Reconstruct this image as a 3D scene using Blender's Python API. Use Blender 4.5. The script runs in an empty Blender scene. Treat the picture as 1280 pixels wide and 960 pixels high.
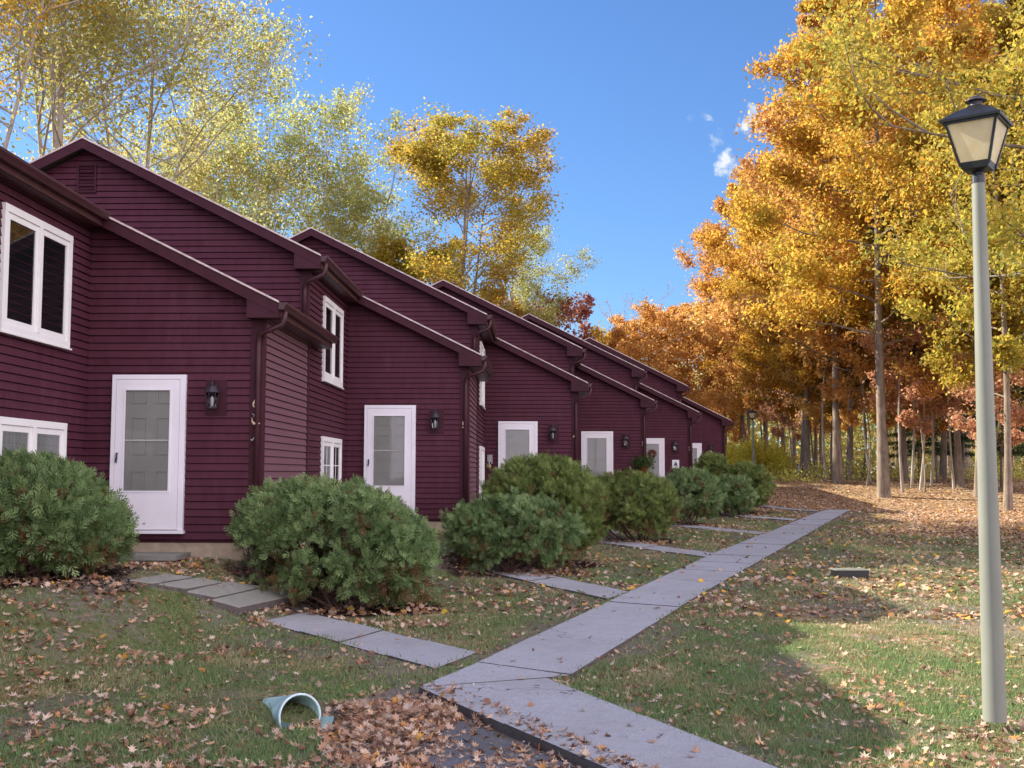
import bpy, math, random
import numpy as np
from mathutils import Vector, Matrix

scene = bpy.context.scene
C = scene.collection
R = math.radians

# ------------------------------------------------------------------ camera
CAMZ = 1.95
F_PX, YAW, PITCH, ROLL = 1400.0, .0210, .0768, .0019
cam_d = bpy.data.cameras.new('camera')
cam = bpy.data.objects.new('camera', cam_d); C.objects.link(cam)
cam_d.sensor_width = 36; cam_d.lens = 36*F_PX/1280
cam_d.shift_y = 3.86/1280; cam_d.clip_start = .1; cam_d.clip_end = 2000
cy, sy_ = math.cos(YAW), math.sin(YAW); cp, sp = math.cos(PITCH), math.sin(PITCH)
r0 = Vector((cy, sy_, 0)); hf = Vector((-sy_, cy, 0))
fw = hf*cp + Vector((0, 0, sp)); up0 = -sp*hf + Vector((0, 0, cp))
rr = r0*math.cos(ROLL) + up0*math.sin(ROLL); uu = up0*math.cos(ROLL) - r0*math.sin(ROLL)
cam.matrix_world = Matrix(((rr.x, uu.x, -fw.x, 0), (rr.y, uu.y, -fw.y, 0), (rr.z, uu.z, -fw.z, CAMZ), (0, 0, 0, 1)))
scene.camera = cam
scene.render.resolution_x = 1024; scene.render.resolution_y = 768

# ------------------------------------------------------------------ light
SUN_EL, SUN_AZ = R(31), R(-70)          # azimuth from +Y, negative = to the left
tosun = Vector((math.sin(SUN_AZ)*math.cos(SUN_EL), math.cos(SUN_AZ)*math.cos(SUN_EL), math.sin(SUN_EL)))
sd = bpy.data.lights.new('sun', 'SUN'); sd.energy = 3.8; sd.angle = R(.53); sd.color = (1, .93, .80)
sun = bpy.data.objects.new('sun', sd); C.objects.link(sun)
sun.rotation_euler = tosun.to_track_quat('Z', 'Y').to_euler()

w = bpy.data.worlds.new('World'); scene.world = w; w.use_nodes = True
nt = w.node_tree; nt.nodes.clear()
out = nt.nodes.new('ShaderNodeOutputWorld'); bg = nt.nodes.new('ShaderNodeBackground')
sky = nt.nodes.new('ShaderNodeTexSky'); sky.sky_type = 'NISHITA'; sky.sun_disc = False
sky.sun_elevation = SUN_EL; sky.sun_rotation = SUN_AZ; sky.ozone_density = 2.2; sky.dust_density = .35; sky.air_density = 1.1
bg.inputs[1].default_value = .06
# a few small wisps of cloud, part of the sky itself
tc = nt.nodes.new('ShaderNodeTexCoord')
nz = nt.nodes.new('ShaderNodeTexNoise'); nz.inputs['Scale'].default_value = 70; nz.inputs['Detail'].default_value = 7; nz.inputs['Roughness'].default_value = .62
nz.inputs['Distortion'].default_value = .6
nt.links.new(tc.outputs['Generated'], nz.inputs['Vector'])
def pixdir(px, py):
    u = (px-640)/F_PX; v = -(py-3.86-480)/F_PX
    return (fw + rr*u + uu*v).normalized()
def wn(t, **k):
    n = nt.nodes.new(t)
    for a, b in k.items(): setattr(n, a, b)
    return n
nd = wn('ShaderNodeTexNoise'); nd.inputs['Scale'].default_value = 60; nd.inputs['Detail'].default_value = 4; nt.links.new(tc.outputs['Generated'], nd.inputs['Vector'])
ns_ = wn('ShaderNodeVectorMath', operation='SUBTRACT'); ns_.inputs[1].default_value = (.5, .5, .5); nt.links.new(nd.outputs['Color'], ns_.inputs[0])
nsc = wn('ShaderNodeVectorMath', operation='SCALE'); nsc.inputs['Scale'].default_value = .045; nt.links.new(ns_.outputs[0], nsc.inputs[0])
wv = wn('ShaderNodeVectorMath', operation='ADD'); nt.links.new(tc.outputs['Generated'], wv.inputs[0]); nt.links.new(nsc.outputs[0], wv.inputs[1])
acc = None
for (px, py, rad, st) in ((928, 154, .015, 1.0), (914, 162, .008, .5), (908, 208, .011, .8), (872, 148, .006, .4), (893, 176, .007, .25)):
    d = pixdir(px, py)
    vs = wn('ShaderNodeVectorMath', operation='DISTANCE'); vs.inputs[1].default_value = d
    nt.links.new(wv.outputs[0], vs.inputs[0])
    m = wn('ShaderNodeMapRange'); m.inputs['From Min'].default_value = rad; m.inputs['From Max'].default_value = 0
    m.inputs['To Min'].default_value = 0; m.inputs['To Max'].default_value = st
    nt.links.new(vs.outputs['Value'], m.inputs['Value'])
    if acc is None: acc = m.outputs[0]
    else:
        a = wn('ShaderNodeMath', operation='MAXIMUM'); nt.links.new(acc, a.inputs[0]); nt.links.new(m.outputs[0], a.inputs[1]); acc = a.outputs[0]
mr = wn('ShaderNodeMapRange'); mr.inputs['From Min'].default_value = .36; mr.inputs['From Max'].default_value = .58; mr.interpolation_type = 'SMOOTHSTEP'
nt.links.new(nz.outputs[0], mr.inputs['Value'])
mu = wn('ShaderNodeMath', operation='MULTIPLY'); nt.links.new(acc, mu.inputs[0]); nt.links.new(mr.outputs[0], mu.inputs[1])
mu2 = wn('ShaderNodeMath', operation='MULTIPLY', use_clamp=True); nt.links.new(mu.outputs[0], mu2.inputs[0]); mu2.inputs[1].default_value = 2.2
mx = wn('ShaderNodeMix', data_type='RGBA'); mx.inputs['B'].default_value = (4.6, 4.9, 5.2, 1)
nt.links.new(mu2.outputs[0], mx.inputs['Factor'])
gm_ = wn('ShaderNodeGamma'); gm_.inputs[1].default_value = 1.0; nt.links.new(sky.outputs[0], gm_.inputs[0])
sc_ = wn('ShaderNodeVectorMath', operation='MULTIPLY'); sc_.inputs[1].default_value = (.50, .70, 1.0); nt.links.new(gm_.outputs[0], sc_.inputs[0])
nt.links.new(sc_.outputs[0], mx.inputs['A'])
# bright cloud sheet added to the unseen sky behind the camera, filling the shade
dt = wn('ShaderNodeVectorMath', operation='DOT_PRODUCT'); dt.inputs[1].default_value = (.70, -.71, 0); nt.links.new(tc.outputs['Generated'], dt.inputs[0])
m1 = wn('ShaderNodeMapRange', interpolation_type='SMOOTHSTEP'); m1.inputs['From Min'].default_value = -.02; m1.inputs['From Max'].default_value = .5; nt.links.new(dt.outputs['Value'], m1.inputs['Value'])
n2_ = wn('ShaderNodeTexNoise'); n2_.inputs['Scale'].default_value = 3; n2_.inputs['Detail'].default_value = 5; nt.links.new(tc.outputs['Generated'], n2_.inputs['Vector'])
m2 = wn('ShaderNodeMapRange'); m2.inputs['From Min'].default_value = .3; m2.inputs['From Max'].default_value = .6; m2.inputs['To Min'].default_value = .7; nt.links.new(n2_.outputs[0], m2.inputs['Value'])
m3 = wn('ShaderNodeMath', operation='MULTIPLY', use_clamp=True); nt.links.new(m1.outputs[0], m3.inputs[0]); nt.links.new(m2.outputs[0], m3.inputs[1])
mx2 = wn('ShaderNodeMix', data_type='RGBA'); mx2.inputs['B'].default_value = (14.0, 12.8, 15.0, 1)
nt.links.new(m3.outputs[0], mx2.inputs['Factor']); nt.links.new(mx.outputs['Result'], mx2.inputs['A'])
nt.links.new(mx2.outputs['Result'], bg.inputs[0]); nt.links.new(bg.outputs[0], out.inputs[0])

vs_ = scene.view_settings; vs_.view_transform = 'Standard'; vs_.look = 'None'; vs_.gamma = 1; vs_.use_curve_mapping = False
vs_.exposure = 1.7
scene.render.engine = 'CYCLES'
scene.cycles.max_bounces = 6; scene.cycles.diffuse_bounces = 4; scene.cycles.glossy_bounces = 2
scene.cycles.transmission_bounces = 3; scene.cycles.transparent_max_bounces = 6

# ------------------------------------------------------------------ numeric helpers
def sm(t):
    t = np.clip(t, 0, 1); return t*t*(3-2*t)
_lat = np.random.RandomState(5).rand(64, 64)
def vnoise(x, y, s):
    x = np.asarray(x, float)*s+1000; y = np.asarray(y, float)*s+1000
    xi = np.floor(x).astype(int); yi = np.floor(y).astype(int); fx = sm(x-xi); fy = sm(y-yi)
    a = _lat[xi % 64, yi % 64]; b = _lat[(xi+1) % 64, yi % 64]; c = _lat[xi % 64, (yi+1) % 64]; d = _lat[(xi+1) % 64, (yi+1) % 64]
    return (a*(1-fx)+b*fx)*(1-fy)+(c*(1-fx)+d*fx)*fy
def fbm(x, y, s):
    return (vnoise(x, y, s)+.5*vnoise(x+7.3, y-3.1, s*2.1)+.25*vnoise(x-1.7, y+9.2, s*4.3))/1.75
def inpoly(x, y, poly):
    x = np.asarray(x, float); y = np.asarray(y, float); r = np.zeros(x.shape, bool); n = len(poly)
    for i in range(n):
        x1, y1 = poly[i]; x2, y2 = poly[(i+1) % n]
        c = ((y1 > y) != (y2 > y)) & (x < (x2-x1)*(y-y1)/((y2-y1)+1e-12)+x1)
        r ^= c
    return r
def convdist(x, y, poly):                      # inside distance of a convex ccw polygon
    x = np.asarray(x, float); y = np.asarray(y, float); d = np.full(x.shape, 1e9); n = len(poly)
    for i in range(n):
        x1, y1 = poly[i]; x2, y2 = poly[(i+1) % n]; L = math.hypot(x2-x1, y2-y1)
        d = np.minimum(d, ((x2-x1)*(y-y1)-(y2-y1)*(x-x1))/L)
    return d

# ------------------------------------------------------------------ layout
DX, DY = 2.386, 6.763                         # step from one unit to the next
X6, Y6 = -3.706, 15.05                        # corner of unit 6
WALK_MAIN_L = [(-.54, 10.76), (1.37, 16.5), (3.79, 23.6), (11.3, 44.0)]
WALK_MAIN_R = [(.32, 10.15), (2.42, 16.4), (5.0, 23.6), (12.25, 44.0)]
NEAR_L = [(-.98, 9.58), (.51, 7.02), (2.75, 3.1)]
NEAR_R = [(.147, 9.83), (1.58, 7.02), (3.75, 2.75)]
PIT = [(-1.75, 9.0), (-1.62, 8.2), (-1.2, 7.1), (-.3, 5.0), (.6, 3.0), (3.1, 3.0), (.75, 7.1), (-.78, 9.75), (-1.25, 9.72)]
def gz(x, y, bumps=True):
    x = np.asarray(x, float); y = np.asarray(y, float)
    b = .0125*np.clip(y, -30, 42) + 1.1*sm((y-43)/17) + .002*np.clip(y-60, 0, 400)
    t = x-(.353*(y-Y6)+X6)
    b = b + .6*np.clip(1-(y-15)/75, .3, 1)*sm((1.25-t)/1.7)*sm((y-2)/5)*sm((56-y)/6)
    b = b - .05*sm((1.5-t)/1)*0
    b = b - .04*sm(convdist(x, y, PIT)/.16)
    # small hollow where the drain pipe ends
    b = b - .24*np.exp(-(((x+1.74)/.30)**2+((y-8.64)/.30)**2)**2)
    if bumps:
        k = .035*(fbm(x, y, .9)-.5)+.012*(vnoise(x, y, 5)-.5)
        b = b + k*walk_far(x, y)
    return b
def seg_dist(x, y, a, b):
    ax, ay = a; bx, by = b; L2 = (bx-ax)**2+(by-ay)**2
    t = np.clip(((x-ax)*(bx-ax)+(y-ay)*(by-ay))/L2, 0, 1)
    return np.hypot(x-(ax+t*(bx-ax)), y-(ay+t*(by-ay)))
SEGS = [((-.1, 10.3), (11.8, 44)), ((-.4, 9.7), (3.2, 3.0)), ((-3.1, 13.3), (-.6, 10.4))]
for k in range(5): SEGS.append(((-1.0+k*DX, 20.5+k*DY), (1.15+k*DX, 16.1+k*DY)))
def walk_far(x, y):
    d = np.full(np.shape(x), 1e9)
    for a, b in SEGS: d = np.minimum(d, seg_dist(x, y, a, b))
    return sm((d-.6)/.8)
def g1(x, y, bumps=True): return float(gz(np.array([x]), np.array([y]), bumps)[0])
def at(px, py, Y):                             # a point seen at a pixel of the photo, at distance Y
    d = pixdir(px, py); k = Y/d.y
    return Vector((d.x*k, Y, CAMZ+d.z*k))
def gp(px, py):                                # ground point seen at a pixel
    d = pixdir(px, py); lo, hi = 3., 300.
    k = 3.
    while k < 300:
        if CAMZ+d.z*k < g1(d.x*k, d.y*k, False): break
        k *= 1.01
    lo, hi = k/1.01, k
    for _ in range(30):
        m = (lo+hi)/2
        if CAMZ+d.z*m < g1(d.x*m, d.y*m, False): hi = m
        else: lo = m
    return Vector((d.x*hi, d.y*hi, CAMZ+d.z*hi))

# ------------------------------------------------------------------ materials
MATS = {}
def srgb(r, g, b):
    f = lambda v: (v/255/12.92) if v/255 <= .04045 else ((v/255+.055)/1.055)**2.4
    return (f(r), f(g), f(b), 1)
class N:
    def __init__(s, name):
        s.m = bpy.data.materials.new(name); s.m.use_nodes = True; s.t = s.m.node_tree; s.t.nodes.clear()
        s.out = s.n('ShaderNodeOutputMaterial')
    def n(s, t, **k):
        n = s.t.nodes.new(t)
        for a, b in k.items(): setattr(n, a, b)
        return n
    def l(s, a, b): s.t.links.new(a, b)
    def coord(s, kind='Object'): return s.n('ShaderNodeTexCoord').outputs[kind]
    def pos(s): return s.n('ShaderNodeNewGeometry').outputs['Position']
    def noise(s, scale, detail=4, rough=.55, vec=None, stretch=None, dist=0):
        n = s.n('ShaderNodeTexNoise'); n.inputs['Scale'].default_value = scale; n.inputs['Detail'].default_value = detail; n.inputs['Roughness'].default_value = rough
        n.inputs['Distortion'].default_value = dist
        v = vec if vec is not None else s.pos()
        if stretch:
            mp = s.n('ShaderNodeMapping'); mp.inputs['Scale'].default_value = stretch; s.l(v, mp.inputs[0]); v = mp.outputs[0]
        s.l(v, n.inputs['Vector']); return n.outputs[0]
    def ramp(s, f, stops, interp='LINEAR'):
        r = s.n('ShaderNodeValToRGB'); cr = r.color_ramp; cr.interpolation = interp
        while len(cr.elements) < len(stops): cr.elements.new(.5)
        for e, (p, c) in zip(cr.elements, stops): e.position = p; e.color = c if len(c) == 4 else (*c, 1)
        s.l(f, r.inputs[0]); return r.outputs[0]
    def mixc(s, f, a, b, mode='MIX'):
        m = s.n('ShaderNodeMix', data_type='RGBA', blend_type=mode)
        for v, i in ((f, 'Factor'), (a, 'A'), (b, 'B')):
            if hasattr(v, 'links'): s.l(v, m.inputs[i])
            else: m.inputs[i].default_value = v if not isinstance(v, tuple) else (v if len(v) == 4 else (*v, 1))
        return m.outputs['Result']
    def rng(s, v, a, b, c=0, d=1):
        m = s.n('ShaderNodeMapRange'); s.l(v, m.inputs['Value'])
        for i, q in zip(('From Min', 'From Max', 'To Min', 'To Max'), (a, b, c, d)): m.inputs[i].default_value = q
        return m.outputs[0]
    def attr(s, name): return s.n('ShaderNodeAttribute', attribute_name=name).outputs['Fac']
    def math(s, op, a, b):
        m = s.n('ShaderNodeMath', operation=op)
        for i, v in enumerate((a, b)):
            if hasattr(v, 'links'): s.l(v, m.inputs[i])
            else: m.inputs[i].default_value = v
        return m.outputs[0]
    def bsdf(s, col, rough=.7, spec=.3, bump=None, bstr=.3, bdist=.01, metal=0):
        b = s.n('ShaderNodeBsdfPrincipled')
        if hasattr(col, 'links'): s.l(col, b.inputs['Base Color'])
        else: b.inputs['Base Color'].default_value = col if len(col) == 4 else (*col, 1)
        if hasattr(rough, 'links'): s.l(rough, b.inputs['Roughness'])
        else: b.inputs['Roughness'].default_value = rough
        b.inputs['Specular IOR Level'].default_value = spec; b.inputs['Metallic'].default_value = metal
        if bump is not None:
            bp = s.n('ShaderNodeBump'); bp.inputs['Strength'].default_value = bstr; bp.inputs['Distance'].default_value = bdist
            s.l(bump, bp.inputs['Height']); s.l(bp.outputs[0], b.inputs['Normal'])
        s.l(b.outputs[0], s.out.inputs[0]); return b
def simple(name, col, rough=.6, spec=.3, var=.15, scale=6, bstr=.15, metal=0, stretch=None):
    if name in MATS: return MATS[name]
    q = N(name); nzs = q.noise(scale, 5, .6, stretch=stretch)
    dark = tuple(c*(1-var) for c in col[:3]); lite = tuple(min(1, c*(1+var)) for c in col[:3])
    c = q.ramp(nzs, [(.3, dark), (.7, lite)])
    q.bsdf(c, rough, spec, q.noise(scale*12, 3), bstr, .004, metal); MATS[name] = q.m; return q.m

def siding_mat(fade_bounce=0):
    q = N('plum_siding')
    a = q.noise(.9, 4, .6); b = q.noise(9, 5, .65, stretch=(1, 1, .25)); c3 = q.noise(60, 3, .6, stretch=(.3, .3, 2))
    base = q.ramp(a, [(.3, (.052, .0115, .021)), (.7, (.071, .0165, .029))])
    base = q.mixc(q.rng(b, .35, .75), base, (.084, .025, .039))
    # faded, chalky weather stains with their own shape
    st = q.noise(2.3, 6, .7, stretch=(1, 1, .4)); base = q.mixc(q.rng(st, .58, .8, 0, .35), base, (.15, .07, .085))
    sep = q.n('ShaderNodeSeparateXYZ'); q.l(q.pos(), sep.inputs[0])
    zi = q.math('FLOOR', q.math('DIVIDE', q.math('SUBTRACT', sep.outputs[2], 1.06), .102), 0)
    w1 = q.n('ShaderNodeTexWhiteNoise', noise_dimensions='1D'); q.l(zi, w1.inputs['W'])
    uu_ = q.math('DIVIDE', q.math('ADD', q.math('ADD', sep.outputs[0], sep.outputs[1]), q.math('MULTIPLY', w1.outputs[0], 9.0)), 2.9)
    fr_ = q.math('FRACT', uu_, 0); w2 = q.n('ShaderNodeTexWhiteNoise', noise_dimensions='2D'); cb = q.n('ShaderNodeCombineXYZ'); q.l(q.math('FLOOR', uu_, 0), cb.inputs[0]); q.l(zi, cb.inputs[1]); q.l(cb.outputs[0], w2.inputs['Vector'])
    base = q.mixc(q.rng(w2.outputs[0], 0, 1, 0, .34), base, (.098, .030, .045)); base = q.mixc(q.rng(fr_, .0, .0016, .8, 0), base, (.012, .004, .006))
    if fade_bounce: base = q.mixc(fade_bounce, base, (.23, .125, .145))  # paler low side walls: fading plus bounced light mixed into the colour
    q.bsdf(base, .66, .14, c3, .25, .003); return q.m
M = {}
M['siding'] = siding_mat(); M['siding_fade_bounce'] = siding_mat(.5)
M['trim'] = simple('plum_trim', (.048, .013, .020), .6, .15, .2, 4)
M['gutter'] = simple('plum_gutter', (.055, .017, .022), .42, .35, .2, 5)
M['drip'] = simple('drip_edge', (.55, .44, .40), .5, .4, .3, 9)
M['white'] = simple('white_paint', (.78, .755, .77), .45, .4, .04, 3)
M['whiteframe'] = simple('white_window_frame', (.80, .78, .74), .4, .4, .05, 3)
M['innerdoor'] = simple('inner_door_paint', (.50, .48, .44), .55, .3, .05, 3)
M['black'] = simple('black_metal', (.012, .012, .014), .4, .5, .3, 20)
M['bronze'] = simple('dark_bronze', (.03, .022, .03), .45, .5, .3, 20)
M['curtain'] = simple('curtain_cloth', (.38, .38, .36), .9, .1, .2, 12, stretch=(6, 6, .3))
M['dark'] = simple('dark_room', (.015, .016, .02), .9, .05, .2, 4)
M['found'] = simple('foundation_concrete', (.42, .34, .24), .9, .1, .25, 5)
M['teal'] = simple('pale_teal_plastic', (.34, .50, .45), .5, .4, .25, 9)
M['tealwhite'] = simple('pale_pipe_rim', (.55, .68, .68), .5, .4, .15, 9)
M['pole'] = simple('grey_green_pole', (.20, .205, .165), .6, .3, .10, 5, stretch=(1, 1, .3))
M['terracotta'] = simple('terracotta', (.35, .10, .05), .8, .2, .2, 12)
M['mat_white'] = simple('white_plate', (.75, .75, .75), .5, .4, .03, 6)
M['brass'] = simple('old_brass', (.55, .42, .28), .4, .5, .2, 20, metal=.3)
def glass_mat():
    q = N('door_glass'); fr = q.n('ShaderNodeFresnel'); fr.inputs[0].default_value = 1.5
    tr = q.n('ShaderNodeBsdfTransparent'); tr.inputs[0].default_value = (.86, .88, .88, 1)
    gl = q.n('ShaderNodeBsdfGlossy'); gl.inputs['Roughness'].default_value = .04
    bp = q.n('ShaderNodeBump'); bp.inputs['Strength'].default_value = .03; bp.inputs['Distance'].default_value = .01
    q.l(q.noise(2.5, 2), bp.inputs['Height']); q.l(bp.outputs[0], gl.inputs['Normal'])
    mxs = q.n('ShaderNodeMixShader'); f = q.math('MULTIPLY_ADD', fr.outputs[0], 1.0); q.t.nodes[-1].inputs[2].default_value = .0
    q.l(f, mxs.inputs[0]); q.l(tr.outputs[0], mxs.inputs[1]); q.l(gl.outputs[0], mxs.inputs[2]); q.l(mxs.outputs[0], q.out.inputs[0]); return q.m
M['glass'] = glass_mat()
def shingle_mat():
    q = N('asphalt_shingle'); a = q.noise(2, 4); b = q.noise(70, 3)
    c = q.ramp(b, [(.3, (.05, .042, .042)), (.75, (.13, .11, .105))]); c = q.mixc(q.rng(a, .4, .8, 0, .5), c, (.10, .075, .06))
    q.bsdf(c, .9, .1, b, .5, .01); return q.m
M['shingle'] = shingle_mat()
def frosted():
    q = N('frosted_lamp_glass'); n = q.noise(12, 5, .6)
    c = q.ramp(n, [(.3, (.80, .68, .42)), (.7, (.88, .78, .54))])
    b = q.bsdf(c, .35, .4)
    t = q.n('ShaderNodeBsdfTranslucent'); q.l(c, t.inputs[0]); mxs = q.n('ShaderNodeMixShader'); mxs.inputs[0].default_value = .5
    q.l(b.outputs[0], mxs.inputs[1]); q.l(t.outputs[0], mxs.inputs[2]); q.l(mxs.outputs[0], q.out.inputs[0]); return q.m
M['frost'] = frosted()
def concrete_mat(name, a, b, stain):
    q = N(name); big = q.noise(.8, 5, .6); fine = q.noise(45, 4, .7); sp_ = q.noise(150, 2, .5)
    c = q.ramp(fine, [(.25, a), (.75, b)]); c = q.mixc(q.rng(big, .42, .7, 0, .8), c, stain); c = q.mixc(q.rng(q.noise(7, 6, .75), .5, .75, 0, .45), c, tuple(v*.62 for v in a))
    c = q.mixc(q.rng(sp_, .60, .68, 0, .5), c, tuple(v*1.5 for v in b))
    c = q.mixc(q.rng(sp_, .38, .30, 0, .5), c, tuple(v*.5 for v in a))
    # hairline cracks
    vo = q.n('ShaderNodeTexVoronoi', feature='DISTANCE_TO_EDGE'); vo.inputs['Scale'].default_value = .42
    ad = q.n('ShaderNodeVectorMath', operation='ADD'); nn = q.n('ShaderNodeTexNoise'); nn.inputs['Scale'].default_value = 3; q.l(q.pos(), nn.inputs['Vector'])
    q.l(q.pos(), ad.inputs[0]); q.l(nn.outputs['Color'], ad.inputs[1]); q.l(ad.outputs[0], vo.inputs['Vector'])
    crack = q.math('MULTIPLY', q.rng(vo.outputs[0], .006, .0, 0, 1), q.rng(q.noise(.5, 2), .5, .58)); c = q.mixc(crack, c, tuple(v*.25 for v in a))
    q.bsdf(c, .88, .15, fine, .4, .006); return q.m
M['concrete'] = concrete_mat('sidewalk_concrete', (.28, .28, .285), (.45, .445, .455), (.30, .29, .275))
M['slab'] = concrete_mat('flagstone', (.20, .20, .17), (.29, .28, .24), (.18, .185, .14))
M['edge'] = concrete_mat('soil_stained_edge', (.06, .05, .045), (.15, .13, .12), (.08, .06, .05))
M['asphalt'] = concrete_mat('asphalt', (.085, .085, .09), (.17, .17, .18), (.11, .105, .10))

def ground_mat():
    q = N('lawn_ground')
    n1 = q.noise(1.1, 5, .6); n2 = q.noise(14, 5, .7); n3 = q.noise(70, 3, .7)
    grass = q.ramp(n2, [(.25, (.07, .085, .03)), (.5, (.12, .135, .05)), (.75, (.18, .17, .085))])
    soil = q.ramp(n3, [(.3, (.11, .092, .072)), (.7, (.24, .205, .165))])
    c = q.mixc(q.math('MULTIPLY', q.rng(n1, .46, .62), q.rng(n2, .35, .6)), grass, soil)
    # leaf litter: small cells of orange, tan and brown
    vo = q.n('ShaderNodeTexVoronoi'); vo.inputs['Scale'].default_value = 11; q.l(q.pos(), vo.inputs['Vector'])
    sep = q.n('ShaderNodeSeparateColor'); q.l(vo.outputs['Color'], sep.inputs[0])
    lit = q.ramp(sep.outputs[0], [(.0, (.16, .08, .04)), (.3, (.32, .17, .08)), (.55, (.46, .29, .17)), (.8, (.56, .40, .27)), (1, (.28, .22, .10))])
    c = q.mixc(q.math('MULTIPLY', q.attr('litter'), q.rng(sep.outputs[1], .1, .35)), c, lit)
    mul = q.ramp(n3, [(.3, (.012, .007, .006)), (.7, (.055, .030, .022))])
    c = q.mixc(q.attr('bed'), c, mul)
    c = q.mixc(q.rng(q.math('ADD', q.attr('bare'), q.rng(n2, .3, .7, -.45, .45)), .3, .7), c, soil)
    q.bsdf(c, .95, .05, n3, .7, .02); return q.m
M['ground'] = ground_mat()

def leaf_mat(name, stops, transl=.64, vary=.12, spec=.25):
    if name in MATS: return MATS[name]
    q = N(name); a = q.attr('v')
    oi = q.n('ShaderNodeObjectInfo').outputs['Random']
    f = q.math('ADD', a, q.rng(oi, 0, 1, -vary, vary))
    k = SCALE.get(name, TSC.get(name, .92)); ds = .07 if name not in SCALE else 0
    stops = [(p, tuple((v*(1-ds)+ds*(.3*c[0]+.6*c[1]+.1*c[2]))*k for v in c)) for p, c in stops]
    c = q.ramp(f, stops)
    b = q.bsdf(c, .55, spec); t = q.n('ShaderNodeBsdfTranslucent'); q.l(c, t.inputs[0])
    mxs = q.n('ShaderNodeMixShader'); mxs.inputs[0].default_value = transl
    q.l(b.outputs[0], mxs.inputs[1]); q.l(t.outputs[0], mxs.inputs[2]); q.l(mxs.outputs[0], q.out.inputs[0])
    MATS[name] = q.m; return q.m
LM = {
 'gold': [(0, (.36, .13, .015)), (.25, (.62, .28, .025)), (.5, (.72, .42, .035)), (.75, (.66, .50, .05)), (1, (.36, .38, .045))],
 'yellow': [(0, (.40, .17, .02)), (.25, (.66, .38, .03)), (.5, (.74, .52, .045)), (.75, (.60, .54, .06)), (1, (.26, .34, .04))],
 'orange': [(0, (.42, .18, .05)), (.3, (.68, .34, .08)), (.6, (.80, .46, .12)), (.85, (.82, .56, .16)), (1, (.64, .54, .12))],
 'olive': [(0, (.60, .38, .12)), (.3, (.70, .54, .14)), (.6, (.64, .60, .14)), (.85, (.46, .52, .12)), (1, (.30, .38, .09))],
 'palegreen': [(0, (.66, .50, .16)), (.35, (.66, .62, .18)), (.7, (.52, .58, .17)), (1, (.32, .42, .12))],
 'red': [(0, (.44, .20, .11)), (.4, (.66, .34, .19)), (.75, (.74, .44, .22)), (1, (.70, .46, .18))],
 'mauve': [(0, (.22, .07, .05)), (.5, (.42, .16, .12)), (1, (.50, .26, .15))],
 'pine': [(0, (.03, .06, .02)), (.5, (.06, .11, .035)), (1, (.14, .20, .06))],
 'lemon': [(0, (.42, .34, .03)), (.5, (.66, .58, .04)), (1, (.72, .68, .10))],
 'under': [(0, (.20, .24, .05)), (.5, (.50, .46, .08)), (1, (.66, .58, .14))],
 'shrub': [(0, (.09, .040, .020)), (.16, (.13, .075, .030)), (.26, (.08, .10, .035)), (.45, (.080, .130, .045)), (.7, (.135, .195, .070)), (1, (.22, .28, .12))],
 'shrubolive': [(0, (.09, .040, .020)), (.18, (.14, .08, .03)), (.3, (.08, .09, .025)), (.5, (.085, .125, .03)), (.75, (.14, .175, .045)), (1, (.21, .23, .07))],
 'grass': [(0, (.34, .28, .16)), (.25, (.23, .22, .10)), (.5, (.11, .175, .060)), (.8, (.15, .22, .08)), (1, (.27, .27, .11))],
 'litter': [(0, (.10, .045, .028)), (.15, (.20, .10, .055)), (.32, (.33, .17, .09)), (.5, (.42, .27, .18)), (.68, (.48, .35, .25)), (.84, (.58, .45, .33)), (.93, (.58, .26, .05)), (1, (.62, .42, .06))],
 'pot': [(0, (.03, .06, .02)), (.6, (.10, .17, .05)), (.9, (.16, .2, .06)), (1, (.5, .05, .04))],
}
TSC = {'foliage_under': 1.1, 'foliage_palegreen': .74, 'foliage_olive': .68, 'foliage_yellow': .74, 'foliage_lemon': 1.2, 'foliage_gold': .94, 'foliage_orange': .95}
SCALE = {'foliage_litter': 1.15, 'foliage_grass': 1.3, 'foliage_shrub': 1.45, 'foliage_shrubolive': 1.45, 'foliage_pine': .9, 'foliage_pot': 1}
def LMat(k, **kw): return leaf_mat('foliage_'+k, LM[k], **kw)
def bark_mat(name, a, b):
    q = N(name); v = q.noise(7, 6, .7, stretch=(1, 1, .22)); c = q.ramp(v, [(.3, a), (.7, b)])
    c = q.mixc(q.rng(q.noise(1.5, 3), .5, .75, 0, .5), c, tuple(x*1.35 for x in b))
    q.bsdf(c, .92, .1, v, .8, .04); return q.m
M['bark'] = bark_mat('bark', (.12, .09, .07), (.32, .26, .20))
M['barkpale'] = bark_mat('pale_bark', (.24, .20, .16), (.46, .41, .35))
M['twig'] = bark_mat('shrub_twig', (.05, .03, .025), (.14, .09, .07))

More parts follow.
